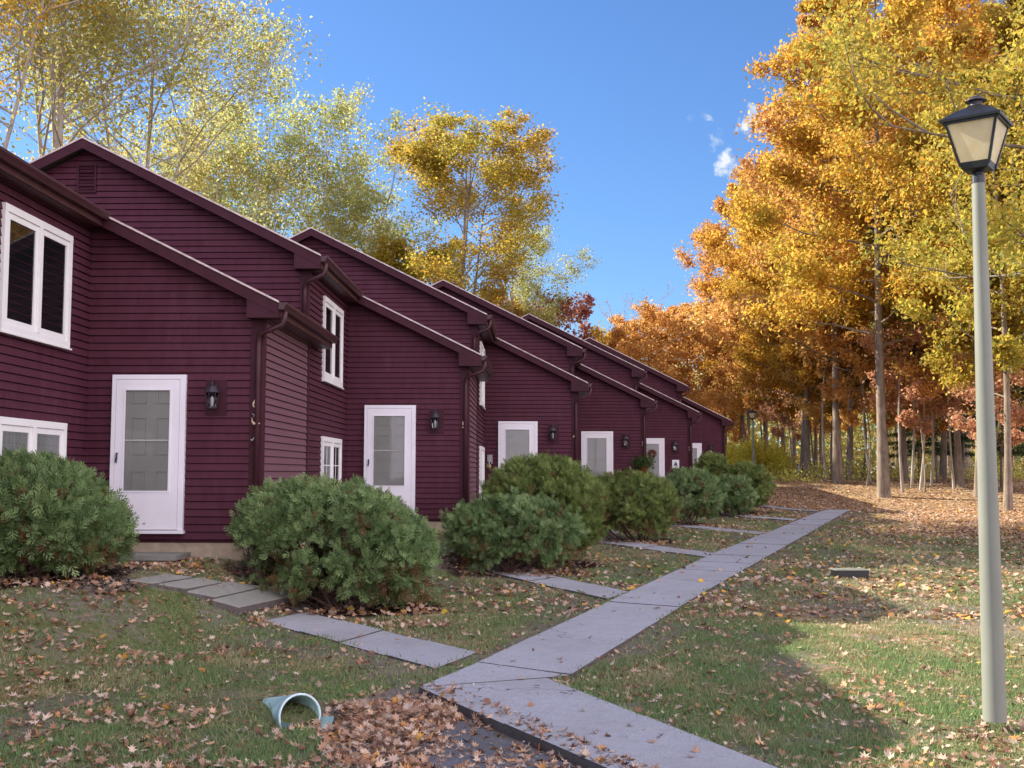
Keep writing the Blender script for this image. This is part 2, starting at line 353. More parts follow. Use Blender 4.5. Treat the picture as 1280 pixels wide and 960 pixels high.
# ------------------------------------------------------------------ object helpers
def tag(o, label=None, cat=None, group=None, kind=None):
    if label: o['label'] = label
    if cat: o['category'] = cat
    if group: o['group'] = group
    if kind: o['kind'] = kind
    return o
def link(name, mesh, parent=None, loc=(0, 0, 0)):
    o = bpy.data.objects.new(name, mesh); C.objects.link(o); o.location = loc
    if parent: o.parent = parent
    return o
def empty(name, loc, rz=0):
    o = bpy.data.objects.new(name, None); C.objects.link(o); o.location = loc; o.rotation_euler = (0, 0, rz); o.empty_display_size = .2
    return o
class MB:
    def __init__(s): s.v = []; s.f = []; s.mi = []; s.smooth = False
    def quad(s, *p, m=0):
        n = len(s.v); s.v += [tuple(q) for q in p]; s.f.append(tuple(range(n, n+len(p)))); s.mi.append(m)
    def box(s, x0, x1, y0, y1, z0, z1, m=0):
        n = len(s.v)
        s.v += [(x0, y0, z0), (x1, y0, z0), (x1, y1, z0), (x0, y1, z0), (x0, y0, z1), (x1, y0, z1), (x1, y1, z1), (x0, y1, z1)]
        for f in ((0, 3, 2, 1), (4, 5, 6, 7), (0, 1, 5, 4), (1, 2, 6, 5), (2, 3, 7, 6), (3, 0, 4, 7)):
            s.f.append(tuple(n+i for i in f)); s.mi.append(m)
    def prism(s, poly, axis, a, b, m=0):        # poly: list of 2D; axis 'y' -> (x,z), 'x' -> (y,z), 'z' -> (x,y)
        def P(p, c): return {'y': (p[0], c, p[1]), 'x': (c, p[0], p[1]), 'z': (p[0], p[1], c)}[axis]
        n = len(s.v); k = len(poly)
        s.v += [P(p, a) for p in poly]+[P(p, b) for p in poly]
        s.f.append(tuple(range(n, n+k))); s.f.append(tuple(range(n+2*k-1, n+k-1, -1))); s.mi += [m, m]
        for i in range(k):
            j = (i+1) % k; s.f.append((n+i, n+j, n+k+j, n+k+i)); s.mi.append(m)
    def tube(s, pts, rad, n=8, m=0, cap=True):
        pts = [Vector(p) for p in pts]; rad = rad if hasattr(rad, '__len__') else [rad]*len(pts)
        base = len(s.v); prev = None
        for i, p in enumerate(pts):
            d = (pts[min(i+1, len(pts)-1)]-pts[max(i-1, 0)]).normalized()
            if prev is None:
                a = d.orthogonal().normalized()
            else:
                a = (prev - d*prev.dot(d)).normalized()
            prev = a; b = d.cross(a)
            for k in range(n):
                t = 2*math.pi*k/n; q = p+(a*math.cos(t)+b*math.sin(t))*rad[i]; s.v.append(tuple(q))
        for i in range(len(pts)-1):
            for k in range(n):
                k2 = (k+1) % n; s.f.append((base+i*n+k, base+i*n+k2, base+(i+1)*n+k2, base+(i+1)*n+k)); s.mi.append(m)
        if cap:
            s.f.append(tuple(base+k for k in reversed(range(n)))); s.f.append(tuple(base+(len(pts)-1)*n+k for k in range(n))); s.mi += [m, m]
    def lathe(s, prof, n=16, c=(0, 0), m=0):
        base = len(s.v)
        for r, z in prof:
            for k in range(n):
                t = 2*math.pi*k/n; s.v.append((c[0]+r*math.cos(t), c[1]+r*math.sin(t), z))
        for i in range(len(prof)-1):
            for k in range(n):
                k2 = (k+1) % n; s.f.append((base+i*n+k, base+i*n+k2, base+(i+1)*n+k2, base+(i+1)*n+k)); s.mi.append(m)
    def loft4(s, rings, m=0):                   # rings: (half width, z) square sections
        base = len(s.v)
        for h, z in rings:
            s.v += [(-h, -h, z), (h, -h, z), (h, h, z), (-h, h, z)]
        for i in range(len(rings)-1):
            for k in range(4):
                k2 = (k+1) % 4; s.f.append((base+i*4+k, base+i*4+k2, base+(i+1)*4+k2, base+(i+1)*4+k)); s.mi.append(m)
        s.f.append((base+3, base+2, base+1, base)); L = base+(len(rings)-1)*4; s.f.append((L, L+1, L+2, L+3)); s.mi += [m, m]
    def mesh(s, name, mats):
        me = bpy.data.meshes.new(name); me.from_pydata(s.v, [], s.f)
        if not isinstance(mats, (list, tuple)): mats = [mats]
        for q in mats: me.materials.append(q)
        if len(mats) > 1: me.polygons.foreach_set('material_index', s.mi)
        if s.smooth: me.polygons.foreach_set('use_smooth', [True]*len(s.f))
        me.update(); return me
    def build(s, name, mats, parent=None, loc=(0, 0, 0)): return link(name, s.mesh(name, mats), parent, loc)
def npmesh(name, V, F, mat, attrs=None, smooth=False):     # V (n,3), F (m,k) all with k corners
    me = bpy.data.meshes.new(name); n = len(V); m, k = F.shape
    me.vertices.add(n); me.vertices.foreach_set('co', np.ascontiguousarray(V, np.float32).ravel())
    me.loops.add(m*k); me.loops.foreach_set('vertex_index', np.ascontiguousarray(F, np.int32).ravel())
    me.polygons.add(m); me.polygons.foreach_set('loop_start', np.arange(0, m*k, k, dtype=np.int32))
    try: me.polygons.foreach_set('loop_total', np.full(m, k, np.int32))
    except Exception: pass
    if smooth: me.polygons.foreach_set('use_smooth', np.ones(m, bool))
    for a, val in (attrs or {}).items():
        at_ = me.attributes.new(a, 'FLOAT', 'POINT'); at_.data.foreach_set('value', np.ascontiguousarray(val, np.float32))
    me.materials.append(mat); me.update(calc_edges=True); return me

# ------------------------------------------------------------------ the ground
def spaced(a, b, fine0, fine1, step, grow=1.13, cap=6):
    v = list(np.arange(fine0, fine1, step)); s = step; x = v[-1]
    while x < b: s = min(s*grow, cap); x += s; v.append(x)
    s = step; x = v[0]
    while x > a: s = min(s*grow, cap); x -= s; v.insert(0, x)
    return np.array(v)
gx = spaced(-260, 300, -6, 6.5, .09, 1.06, 12); gy = spaced(-60, 520, 5.5, 17, .09, 1.035, 14)
GX, GY = np.meshgrid(gx, gy); GZ = gz(GX, GY)
V = np.stack([GX.ravel(), GY.ravel(), GZ.ravel()], 1)
nx_, ny_ = len(gx), len(gy)
I = (np.arange(ny_-1)[:, None]*nx_+np.arange(nx_-1)[None]).ravel()
Fq = np.stack([I, I+1, I+nx_+1, I+nx_], 1)
xx, yy = GX.ravel(), GY.ravel(); tt = xx-(.353*(yy-Y6)+X6)
BEDS = []                                        # (x, y, rx, ry) mulch ellipses under the shrubs
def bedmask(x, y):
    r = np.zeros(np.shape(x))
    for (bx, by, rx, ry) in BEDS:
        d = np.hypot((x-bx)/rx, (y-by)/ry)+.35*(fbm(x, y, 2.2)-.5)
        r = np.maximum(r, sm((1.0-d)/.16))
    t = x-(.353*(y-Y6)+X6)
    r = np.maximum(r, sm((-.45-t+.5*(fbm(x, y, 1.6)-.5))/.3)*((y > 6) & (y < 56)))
    return r

# shrubs: pixel box (x0, x1, ytop, ybase), distance
SHRUBS = [
 dict(px=(-95, 162, 580, 765), Y=12.75, mat='shrub', n=38000, tilt=.9, box=.8, depth=.95, seed=1, s=.95, label='big rounded evergreen shrub at the left edge below the white windows'),
 dict(px=(294, 549, 606, 737), Y=14.75, mat='shrub', n=40000, tilt=.75, box=.55, depth=.85, seed=2, s=.95, label='wide evergreen shrub with bare twigs at its left, by the corner numbered 6'),
 dict(px=(600, 756, 575, 690), Y=20.3, mat='shrubolive', n=17000, depth=1.2, seed=3, s=.95, label='taller of the two joined shrubs hiding the bottom of the third door'),
 dict(px=(552, 728, 626, 694), Y=19.0, mat='shrub', n=11000, depth=.8, seed=4, s=.9, label='low dark shrub spreading in front of the taller one past door 5'),
 dict(px=(725, 848, 595, 668), Y=26.4, mat='shrubolive', n=13000, depth=1.15, seed=5, s=1.0, label='broad olive green shrub with brown lower half below the door next to number 4'),
 dict(px=(822, 899, 590, 648), Y=33.2, mat='shrub', n=8000, depth=1.1, seed=6, s=1.1, label='blue green ball shrub under the small white wall plate'),
 dict(px=(866, 914, 571, 606), Y=42.0, mat='shrubolive', n=4500, depth=1.0, seed=7, s=1.3, label='dark round shrub against the wall in front of the farthest door'),
 dict(px=(884, 944, 600, 636), Y=38.8, mat='shrub', n=5000, depth=1.0, seed=8, s=1.2, label='low shrub in front of the two farthest shrubs'),
 dict(px=(900, 962, 583, 628), Y=41.2, mat='shrubolive', n=5500, depth=1.1, seed=9, s=1.3, label='rightmost shrub at the far end of the house row'),
]
for s in SHRUBS:
    if s['seed'] > 2: s['Y'] += .45*s['depth']
    x0, x1, yt, yb = s['px']; Y = s['Y']
    a = at(x0, yb, Y); b = at(x1, yt, Y)
    s['cx'] = (a.x+b.x)/2; s['rx'] = (b.x-a.x)/2; s['top'] = b.z; s['gz'] = g1(s['cx'], Y, False)
    BEDS.append((s['cx'], Y, s['rx']+.10, s['depth']+.10))
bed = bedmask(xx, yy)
def litmask(x, y):
    b_ = 25.5-(x-8)*.15+10*(fbm(x, y, .22)-.5); l = sm((y-b_)/4)*sm((x-(.353*(y-Y6)+X6)-5.6)/3.0)
    return np.maximum(l, sm((y-42)/3))
litter = litmask(xx, yy); litter = np.maximum(litter, .5*sm((fbm(xx, yy, .6)-.55)/.12))
bare = sm((fbm(xx+31, yy+3, .8)-.55)/.10)*.55*(yy < 30)
bare = np.maximum(bare, sm(convdist(xx, yy, PIT)/.12)); bare = np.maximum(bare, sm((.4-np.hypot(xx+1.7, yy-8.55))/.1)); bare = np.where(walk_far(xx, yy) < .25, np.maximum(bare, .6), bare)
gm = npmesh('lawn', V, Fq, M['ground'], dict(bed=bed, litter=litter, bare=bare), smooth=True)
tag(link('lawn', gm), 'leaf strewn lawn around the row of houses', 'ground', kind='structure')

# ------------------------------------------------------------------ sidewalk and paths
def strip(L, Rr, name, label, mat, n_panels, lift=.035, thick=.14, gap=.012, cat='path', rag=0):
    L = [np.array(p, float) for p in L]; Rr = [np.array(p, float) for p in Rr]
    def lerp(P, t):
        d = [0]
        for i in range(len(P)-1): d.append(d[-1]+np.linalg.norm(P[i+1]-P[i]))
        x = t*d[-1]
        for i in range(len(P)-1):
            if x <= d[i+1] or i == len(P)-2:
                k = (x-d[i])/(d[i+1]-d[i]); return P[i]*(1-k)+P[i+1]*k
    tot = sum(np.linalg.norm(L[i+1]-L[i]) for i in range(len(L)-1))
    mb = MB(); rng = random.Random(hash(len(name))+n_panels)
    for p in range(n_panels):
        t0 = p/n_panels+gap/2/tot; t1 = (p+1)/n_panels-gap/2/tot; sub = max(2, int((t1-t0)*tot/.5))
        dz = rng.uniform(-.006, .006)
        rows = []
        for i in range(sub+1):
            t = t0+(t1-t0)*i/sub; a = lerp(L, t); b = lerp(Rr, t)
            row = []
            for j in range(3):
                q = a+(b-a)*j/2
                zc = g1(*(a+(b-a)*.5), False) if np.linalg.norm(b-a) > .2 else g1(*a, False)
                row.append((q[0], q[1], max(zc, base_plane(q)) + lift+dz))
            rows.append(row)
        for i in range(sub):
            for j in range(2): mb.quad(rows[i][j], rows[i][j+1], rows[i+1][j+1], rows[i+1][j])
        bd = [rows[i][0] for i in range(sub+1)]+[rows[sub][1]]+[rows[i][2] for i in range(sub, -1, -1)]+[rows[0][1]]
        for i in range(len(bd)):
            a, b = bd[i], bd[(i+1) % len(bd)]
            mb.quad(a, b, (b[0], b[1], b[2]-thick), (a[0], a[1], a[2]-thick), m=1)
    o = mb.build(name, [mat, M['edge']]); tag(o, label, cat, kind='structure'); return o
def base_plane(q): return .0125*min(q[1], 42)
strip([(-.98, 9.58), (.51, 7.02), (2.75, 3.1)], [(.10, 10.02), (1.58, 7.02), (3.75, 2.75)], 'sidewalk', 'near leg of the concrete sidewalk beside the sunken leaf pile', M['concrete'], 5, .035, .10)
strip(WALK_MAIN_L, WALK_MAIN_R, 'sidewalk', 'long concrete sidewalk running along the row to its far end', M['concrete'], 22, .037)
mb = MB(); pl = [(-.98, 9.595), (.093, 10.035), (.313, 10.145), (-.545, 10.75)]
mb.quad(*[(x, y, .0125*y+.034) for x, y in pl])
for i in range(4):
    a = pl[i]; b = pl[(i+1) % 4]; mb.quad((*a, .0125*a[1]+.034), (*b, .0125*b[1]+.034), (*b, .0125*b[1]-.065), (*a, .0125*a[1]-.065), m=1)
tag(mb.build('sidewalk', [M['concrete'], M['edge']]), 'corner panel where the two legs of the sidewalk meet', 'path', kind='structure')
p6 = [gp(*p) for p in ((330, 777), (545, 838), (384, 765), (597, 817))]
strip([(p6[0].x, p6[0].y), (p6[1].x, p6[1].y)], [(p6[2].x, p6[2].y), (p6[3].x, p6[3].y)], 'path', 'short concrete path from the stone slabs of number 6 to the sidewalk', M['concrete'], 4, .012)
for k in range(5):
    ox, oy = k*DX, k*DY
    strip([(-1.25+ox, 20.2+oy), (1.0+ox, 15.7+oy)], [(-.62+ox, 20.75+oy), (1.38+ox, 16.55+oy)], 'path', 'narrow concrete path to one of the doors', M['concrete'], 4, .02)

# sunken asphalt corner
rs = np.random.RandomState(3)
apoly = [(-.95, 9.05), (-.55, 8.62), (.10, 7.7), (.9, 6.3), (2.0, 4.4), (2.4, 3.2), (.9, 3.2), (-.2, 5.3), (-.55, 6.6), (-.8, 7.6)]
ax = np.arange(-1.5, 3, .06); ay = np.arange(3, 10, .06); AX, AY = np.meshgrid(ax, ay)
keep = inpoly(AX+.12*(fbm(AX, AY, 3)-.5), AY+.12*(fbm(AX+9, AY, 3)-.5), apoly)
V = np.stack([AX.ravel(), AY.ravel(), gz(AX, AY, False).ravel()+.022], 1)
n_ = len(ax); I = (np.arange(len(ay)-1)[:, None]*n_+np.arange(n_-1)[None]).ravel()
kq = keep.ravel(); Fa = np.stack([I, I+1, I+n_+1, I+n_], 1); Fa = Fa[kq[Fa].all(1)]
tag(link('driveway', npmesh('driveway', V, Fa, M['asphalt'], smooth=True)), 'sunken patch of grey asphalt below the sidewalk edge', 'ground', kind='structure')

# flagstones
def gslab(pix, up, th, label):
    g_ = [gp(*p) for p in pix]; c = sum(g_, Vector())/4; mb = MB(); rng = random.Random(len(label)); top = []
    for i in range(4):
        a, b = g_[i], g_[(i+1) % 4]
        for k in range(5):
            q = a.lerp(b, k/5)-c; top.append((q.x*.955+rng.uniform(-.012, .012), q.y*.955+rng.uniform(-.012, .012), q.z*.7+up))
    n = len(top); ins = [(x*.982, y*.982, z+.008) for x, y, z in top]; bot = [(x, y, z-th) for x, y, z in top]
    mb.quad(*ins)
    for i in range(n):
        j = (i+1) % n; mb.quad(ins[i], top[i], top[j], ins[j]); mb.quad(top[i], bot[i], bot[j], top[j], m=1)
    o = mb.build('stone_slab', [M['slab'], M['edge']], loc=c)
    return tag(o, label, 'paving slab', 'stone slabs leading to number 6' if 'number 6' in label else 'stone slabs by the other doors')
gslab([(262, 757), (297, 771), (386, 750), (343, 737)], .075, .09, 'thick grey stone slab with a raised front edge on the way to number 6')
gslab([(232, 744), (268, 754), (330, 739), (285, 729)], .045, .06, 'grey stone slab just behind the thick one before number 6')
gslab([(196, 734), (232, 742), (280, 733), (248, 725)], .04, .06, 'grey stone slab in the middle of the row of slabs to number 6')
gslab([(160, 729), (190, 735), (240, 726), (208, 720)], .035, .06, 'leaf edged stone slab nearest the step of number 6')
# door steps
def step(X0, Y0, x0, x1, d, z, label):
    e = empty('door_step', (X0+(x0+x1)/2, Y0-d/2-.04, 0)); hw = (x1-x0)/2
    mb = MB(); mb.box(-hw, hw, -d/2, d/2, z-.065, z); t = mb.build('tread', M['slab'], e)
    mb = MB(); mb.box(-hw+.05, hw-.05, -d/2+.05, d/2, -.1, z-.067); mb.build('riser', M['found'], e)
    tag(e, label, 'step', 'stone door steps'); return e
UNIT_POS = [(X6+(k-1)*DX, Y6+(k-1)*DY) for k in range(7)]          # 7,6,5,4,3,2,1
NUMS = ['7', '6', '5', '4', '3', '2', '1']
step(*UNIT_POS[1], -2.05, -.9, .62, .89, 'grey stone step below the white door of number 6')
step(*UNIT_POS[2], -2.05, -.75, 1.0, .89, 'stone landing below the door of number 5, mostly behind the shrub')
gslab([(548, 686), (583, 704), (631, 697), (590, 683)], .06, .09, 'thick stone slab at the end of the path to number 5')
gslab([(742, 666), (758, 673), (776, 669), (762, 663)], .05, .08, 'small grey slab beside the olive shrub at the path to number 4')

# ------------------------------------------------------------------ the houses
EL, EU, RIDGE = 4.236, 5.446, 7.396           # low eave, upper eave, ridge
OL, OU, OP, DU = .267, .248, -3.677, 2.95
SL = (RIDGE-EU)/(OU-OP)
WEST = 2*OP
RL = EL+SL*(OL-OP)                            # ridge of the low roof
Z0 = 1.06; EXPO = .102
def siding(mb, axis, plane, sgn, lim, z0, z1, a0=.028):
    z = z0
    while z < z1-.01:
        zt = min(z+EXPO, z1); zn = zt-.013
        l0, l1 = lim(z), lim(zt)
        if l0 is None: break
        if l1 is None: l1 = ((l0[0]+l0[1])/2,)*2
        def P(u, o, zz):
            return (u, plane+sgn*o, zz) if axis == 'x' else (plane+sgn*o, u, zz)
        prof = [(-.012, z, l0), (a0, z, l0), (.012, zn, l1), (-.012, zn, l1), (-.012, zt, l1)]
        for i in range(4):
            (o1, za, la), (o2, zb, lb) = prof[i], prof[i+1]
            mb.quad(P(la[0], o1, za), P(la[1], o1, za), P(lb[1], o2, zb), P(lb[0], o2, zb))
        z = zt
CACHE = {}
def cached(key, fn):
    if key not in CACHE: CACHE[key] = fn()
    return CACHE[key]
def gable_lim(ze, xe, off):                    # under a gable roof whose eave point is (xe, ze)
    def f(z):
        x1 = min(0, xe-(z+off-ze)/SL); x0 = max(WEST, 2*OP-(xe-(z+off-ze)/SL))
        return (x0, x1) if x1-x0 > .02 else None
    return f
def front_wall(): mb = MB(); siding(mb, 'x', 0, -1, gable_lim(EL, OL, .14), Z0, RL-.1); return mb.mesh('front_wall', M['siding'])
def upper_gable(): mb = MB(); siding(mb, 'x', DU, -1, gable_lim(EU, OU, .14), Z0+EXPO*24, RIDGE-.1); return mb.mesh('gable_wall', M['siding'])
def side_low(end):
    def f():
        mb = MB(); siding(mb, 'y', 0, 1, lambda z: (0, end), Z0, EL+.02); return mb.mesh('side_wall', M['siding_fade_bounce'])
    return f
def side_up(): mb = MB(); siding(mb, 'y', 0, 1, lambda z: (DU+.05, DY-.02), Z0, EU+.05); return mb.mesh('side_wall', M['siding'])
def core(low_only):
    def f():
        mb = MB(); e = DY-.02
        def body(y0, y1, ez, rz, eo):
            zz = ez+SL*eo-.12
            poly = [(-.028, Z0-.05), (-.028, zz), (OP, rz-.12), (WEST+.028, zz), (WEST+.028, Z0-.05)]
            mb.prism(poly, 'y', y0, y1)
        if low_only: body(.028, e, EL, RL, OL)
        else:
            body(.028, DU+.026, EL, RL, OL); body(DU+.028, e, EU, RIDGE, OU)
        return mb.mesh('rear_wall', M['siding'])
    return f
def foundation():
    mb = MB(); mb.box(WEST+.03, -.03, .03, DY-.03, -.3, Z0-.003); return mb.mesh('foundation', M['found'])
def roof(y0, y1, xe, ze, zr, xtra=0):
    def f():
        mb = MB(); th = .09; xw = 2*OP-xe
        poly = [(xe, ze-th), (xe, ze), (OP, zr), (xw, ze), (xw, ze-th), (OP, zr-th)]
        mb.v = []; k = len(poly)
        rows = max(1, int(1))
        mb.prism(poly[:], 'y', y0, y1)
        mb.f = mb.f[2:]; mb.mi = mb.mi[2:]
        for yy_ in (y0, y1):
            mb.quad(*[(p[0], yy_, p[1]) for p in (poly[0], poly[1], poly[2], poly[5])]); mb.quad(*[(p[0], yy_, p[1]) for p in (poly[5], poly[2], poly[3], poly[4])])
        # shingle courses: shallow steps down the visible slope
        L = math.hypot(xe-OP, zr-ze); n = int(L/.14); dx = (xe-OP)/n; dz = (ze-zr)/n
        for i in range(n):
            xa, za = OP+dx*i, zr+dz*i+.003; xb, zb = xa+dx, za+dz+.011
            mb.quad((xa, y0-.01, za), (xb, y0-.01, zb), (xb, y1, zb), (xa, y1, za)); mb.quad((xb, y0-.01, zb), (xb, y0-.01, zb-.014), (xb, y1, zb-.014), (xb, y1, zb))
        if xtra:
            mb.prism([(.03, ze+SL*(xe-.03)-th), (xe, ze-th), (xe, ze+.004), (.03, ze+SL*(xe-.03)+.004)], 'y', y1+.003, y1+xtra)
        return mb.mesh('roof', M['shingle'])
    return f
def rake(y0, xe, ze, zr):
    def f():
        mb = MB(); h = .165; xw = 2*OP-xe; s = SL; o = .01
        for (a, b, za, zb) in ((OP, xe, zr, ze), (OP, xw, zr, ze)):
            mb.prism([(a, za-o), (b, zb-o), (b, zb-o-h), (a, za-o-h)], 'y', y0-.035, y0-.002)
        # box return at the eave and soffit
        for sgn, x in ((1, xe), (-1, xw)):
            mb.prism([(x, ze-.012), (x, ze-.215), (x-sgn*.43, ze-.215), (x-sgn*.43, ze+s*.43-.012-h+.02)], 'y', y0-.030, y0+.20)
        return mb.mesh('rake_board', M['trim'])
    return f
def drip(y0, xe, ze, zr):
    def f():
        mb = MB(); xw = 2*OP-xe
        for (a, b) in ((OP, xe), (OP, xw)):
            mb.prism([(a, zr+.014), (b, ze+.014), (b, ze-.014), (a, zr-.014)], 'y', y0-.052, y0-.012)
        return mb.mesh('drip_edge', M['drip'])
    return f
def gutter(y0, y1, xe, ze):
    def f():
        mb = MB(); x = xe+.004; z = ze-.005
        outer = [(x, z-.02), (x, z-.10), (x+.065, z-.10), (x+.08, z-.07), (x+.105, z-.03), (x+.105, z), (x+.094, z), (x+.094, z-.03), (x+.072, z-.066), (x+.058, z-.088), (x+.012, z-.088), (x+.012, z-.02)]
        n = len(outer)
        for i in range(n):
            a, b = outer[i], outer[(i+1) % n]; mb.quad((a[0], y0, a[1]), (b[0], y0, b[1]), (b[0], y1, b[1]), (a[0], y1, a[1]))
        for yy_ in (y0, y1): mb.quad(*[(p[0], yy_, p[1]) for p in outer[:6]])
        # fascia and soffit behind it
        mb.box(x-.03, x-.003, y0+.05, y1, z-.18, z-.01); mb.box(.02, x-.03, y0+.05, y1, z-.19, z-.165)
        return mb.mesh('gutter', M['gutter'])
    return f
def spout(y0, xe, ze, zb):
    def f():
        mb = MB(); mb.smooth = True; y = y0+.06
        mb.tube([(xe+.07, y, ze-.12), (xe+.065, y, ze-.22), (xe+.03, y, ze-.30), (xe-.10, y, ze-.36), (.00, y+.05, ze-.41), (-.035, y+.09, ze-.47), (-.04, y0+.155, ze-.56), (-.04, y0+.155, zb)], .036, 8)
        return mb.mesh('downspout', M['gutter'])
    return f
def cb_low():
    mb = MB(); mb.box(-.15, .033, -.034, -.002, Z0-.01, EL-.02); mb.box(-.012, .033, -.0022, .09, Z0-.01, EL-.1)
    return mb.mesh('corner_board', M['trim'])
def cb_up():
    mb = MB(); mb.box(-.012, .036, DU-.04, DU+.05, Z0-.01, EL+.1); mb.box(-.12, .036, DU-.036, DU+.003, EL+.08, EU-.05)
    return mb.mesh('corner_board', M['trim'])
def vent(parent):
    def f():
        mb = MB(); w_, h_ = .16, .24; zc = RIDGE-.62; y = DU-.03
        mb.box(OP-w_, OP+w_, y-.02, y+.03, zc-h_, zc-h_+.03); mb.box(OP-w_, OP+w_, y-.02, y+.03, zc+h_-.03, zc+h_)
        mb.box(OP-w_, OP-w_+.03, y-.019, y+.03, zc-h_, zc+h_); mb.box(OP+w_-.03, OP+w_, y-.019, y+.03, zc-h_, zc+h_)
        for i in range(7):
            z = zc-h_+.05+i*.057; mb.quad((OP-w_+.03, y-.015, z), (OP+w_-.03, y-.015, z), (OP+w_-.03, y+.015, z+.045), (OP-w_+.03, y+.015, z+.045))
        return mb.mesh('gable_vent', M['trim'])
    link('gable_vent', cached('vent', f), parent)

def window(parent, y0, y1, z0, z1, curtain, grid=False):
    key = ('win', y0, y1, z0, z1, curtain, grid)
    def cas():
        mb = MB(); c = .085; x0 = .004; x1 = .062
        mb.box(x0, x1, y0, y1, z1-c, z1); mb.box(x0, x1, y0, y1, z0, z0+c); mb.box(x0, x1-.002, y0, y0+c, z0+c, z1-c); mb.box(x0, x1-.002, y1-c, y1, z0+c, z1-c)
        mb.box(x0, x1+.006, (y0+y1)/2-.035, (y0+y1)/2+.035, z0+c, z1-c)
        mb.box(x0, x1+.02, y0-.02, y1+.02, z0-.022, z0-.001)
        return mb.mesh('window', M['whiteframe'])
    wo = link('window', cached(key+('c',), cas), parent)
    ym = (y0+y1)/2
    for a, b in ((y0+.085, ym-.035), (ym+.035, y1-.085)):
        def sash():
            mb = MB(); s = .075; x1 = .045
            mb.box(.01, x1, a+.004, b-.004, z1-.085-s, z1-.089); mb.box(.01, x1, a+.004, b-.004, z0+.089, z0+.085+s)
            mb.box(.01, x1-.001, a+.004, a+s, z0+.085+s, z1-.085-s); mb.box(.01, x1-.001, b-s, b-.004, z0+.085+s, z1-.085-s)
            if grid:
                for k in (1, 2): zz = z0+.16+(z1-z0-.32)*k/3; mb.box(.012, x1-.008, a+s, b-s, zz-.009, zz+.009)
                mb.box(.012, x1-.009, (a+b)/2-.009, (a+b)/2+.009, z0+.16, z1-.16)
            return mb.mesh('sash', M['whiteframe'])
        link('sash', cached(key+('s', a), sash), wo)
        def pane(): mb = MB(); mb.quad((.03, a+.07, z0+.15), (.03, b-.07, z0+.15), (.03, b-.07, z1-.15), (.03, a+.07, z1-.15)); return mb.mesh('pane', M['glass'])
        link('pane', cached(key+('p', a), pane), wo)
        def back():
            mb = MB(); n = 14
            for i in range(n):
                ya = a+.07+(b-a-.14)*i/n; yb = a+.07+(b-a-.14)*(i+1)/n; xa = .0265+.003*(i % 2) if curtain else .026; xb = .0265+.003*((i+1) % 2) if curtain else .026
                mb.quad((xa, ya, z0+.15), (xb, yb, z0+.15), (xb, yb, z1-.15), (xa, ya, z1-.15))
            return mb.mesh('curtain' if curtain else 'dark_sheet', M['curtain' if curtain else 'dark'])
        link('curtain' if curtain else 'dark_sheet', cached(key+('b', a), back), wo)  # without a curtain: dark sheet painting in the shade of the unlit room

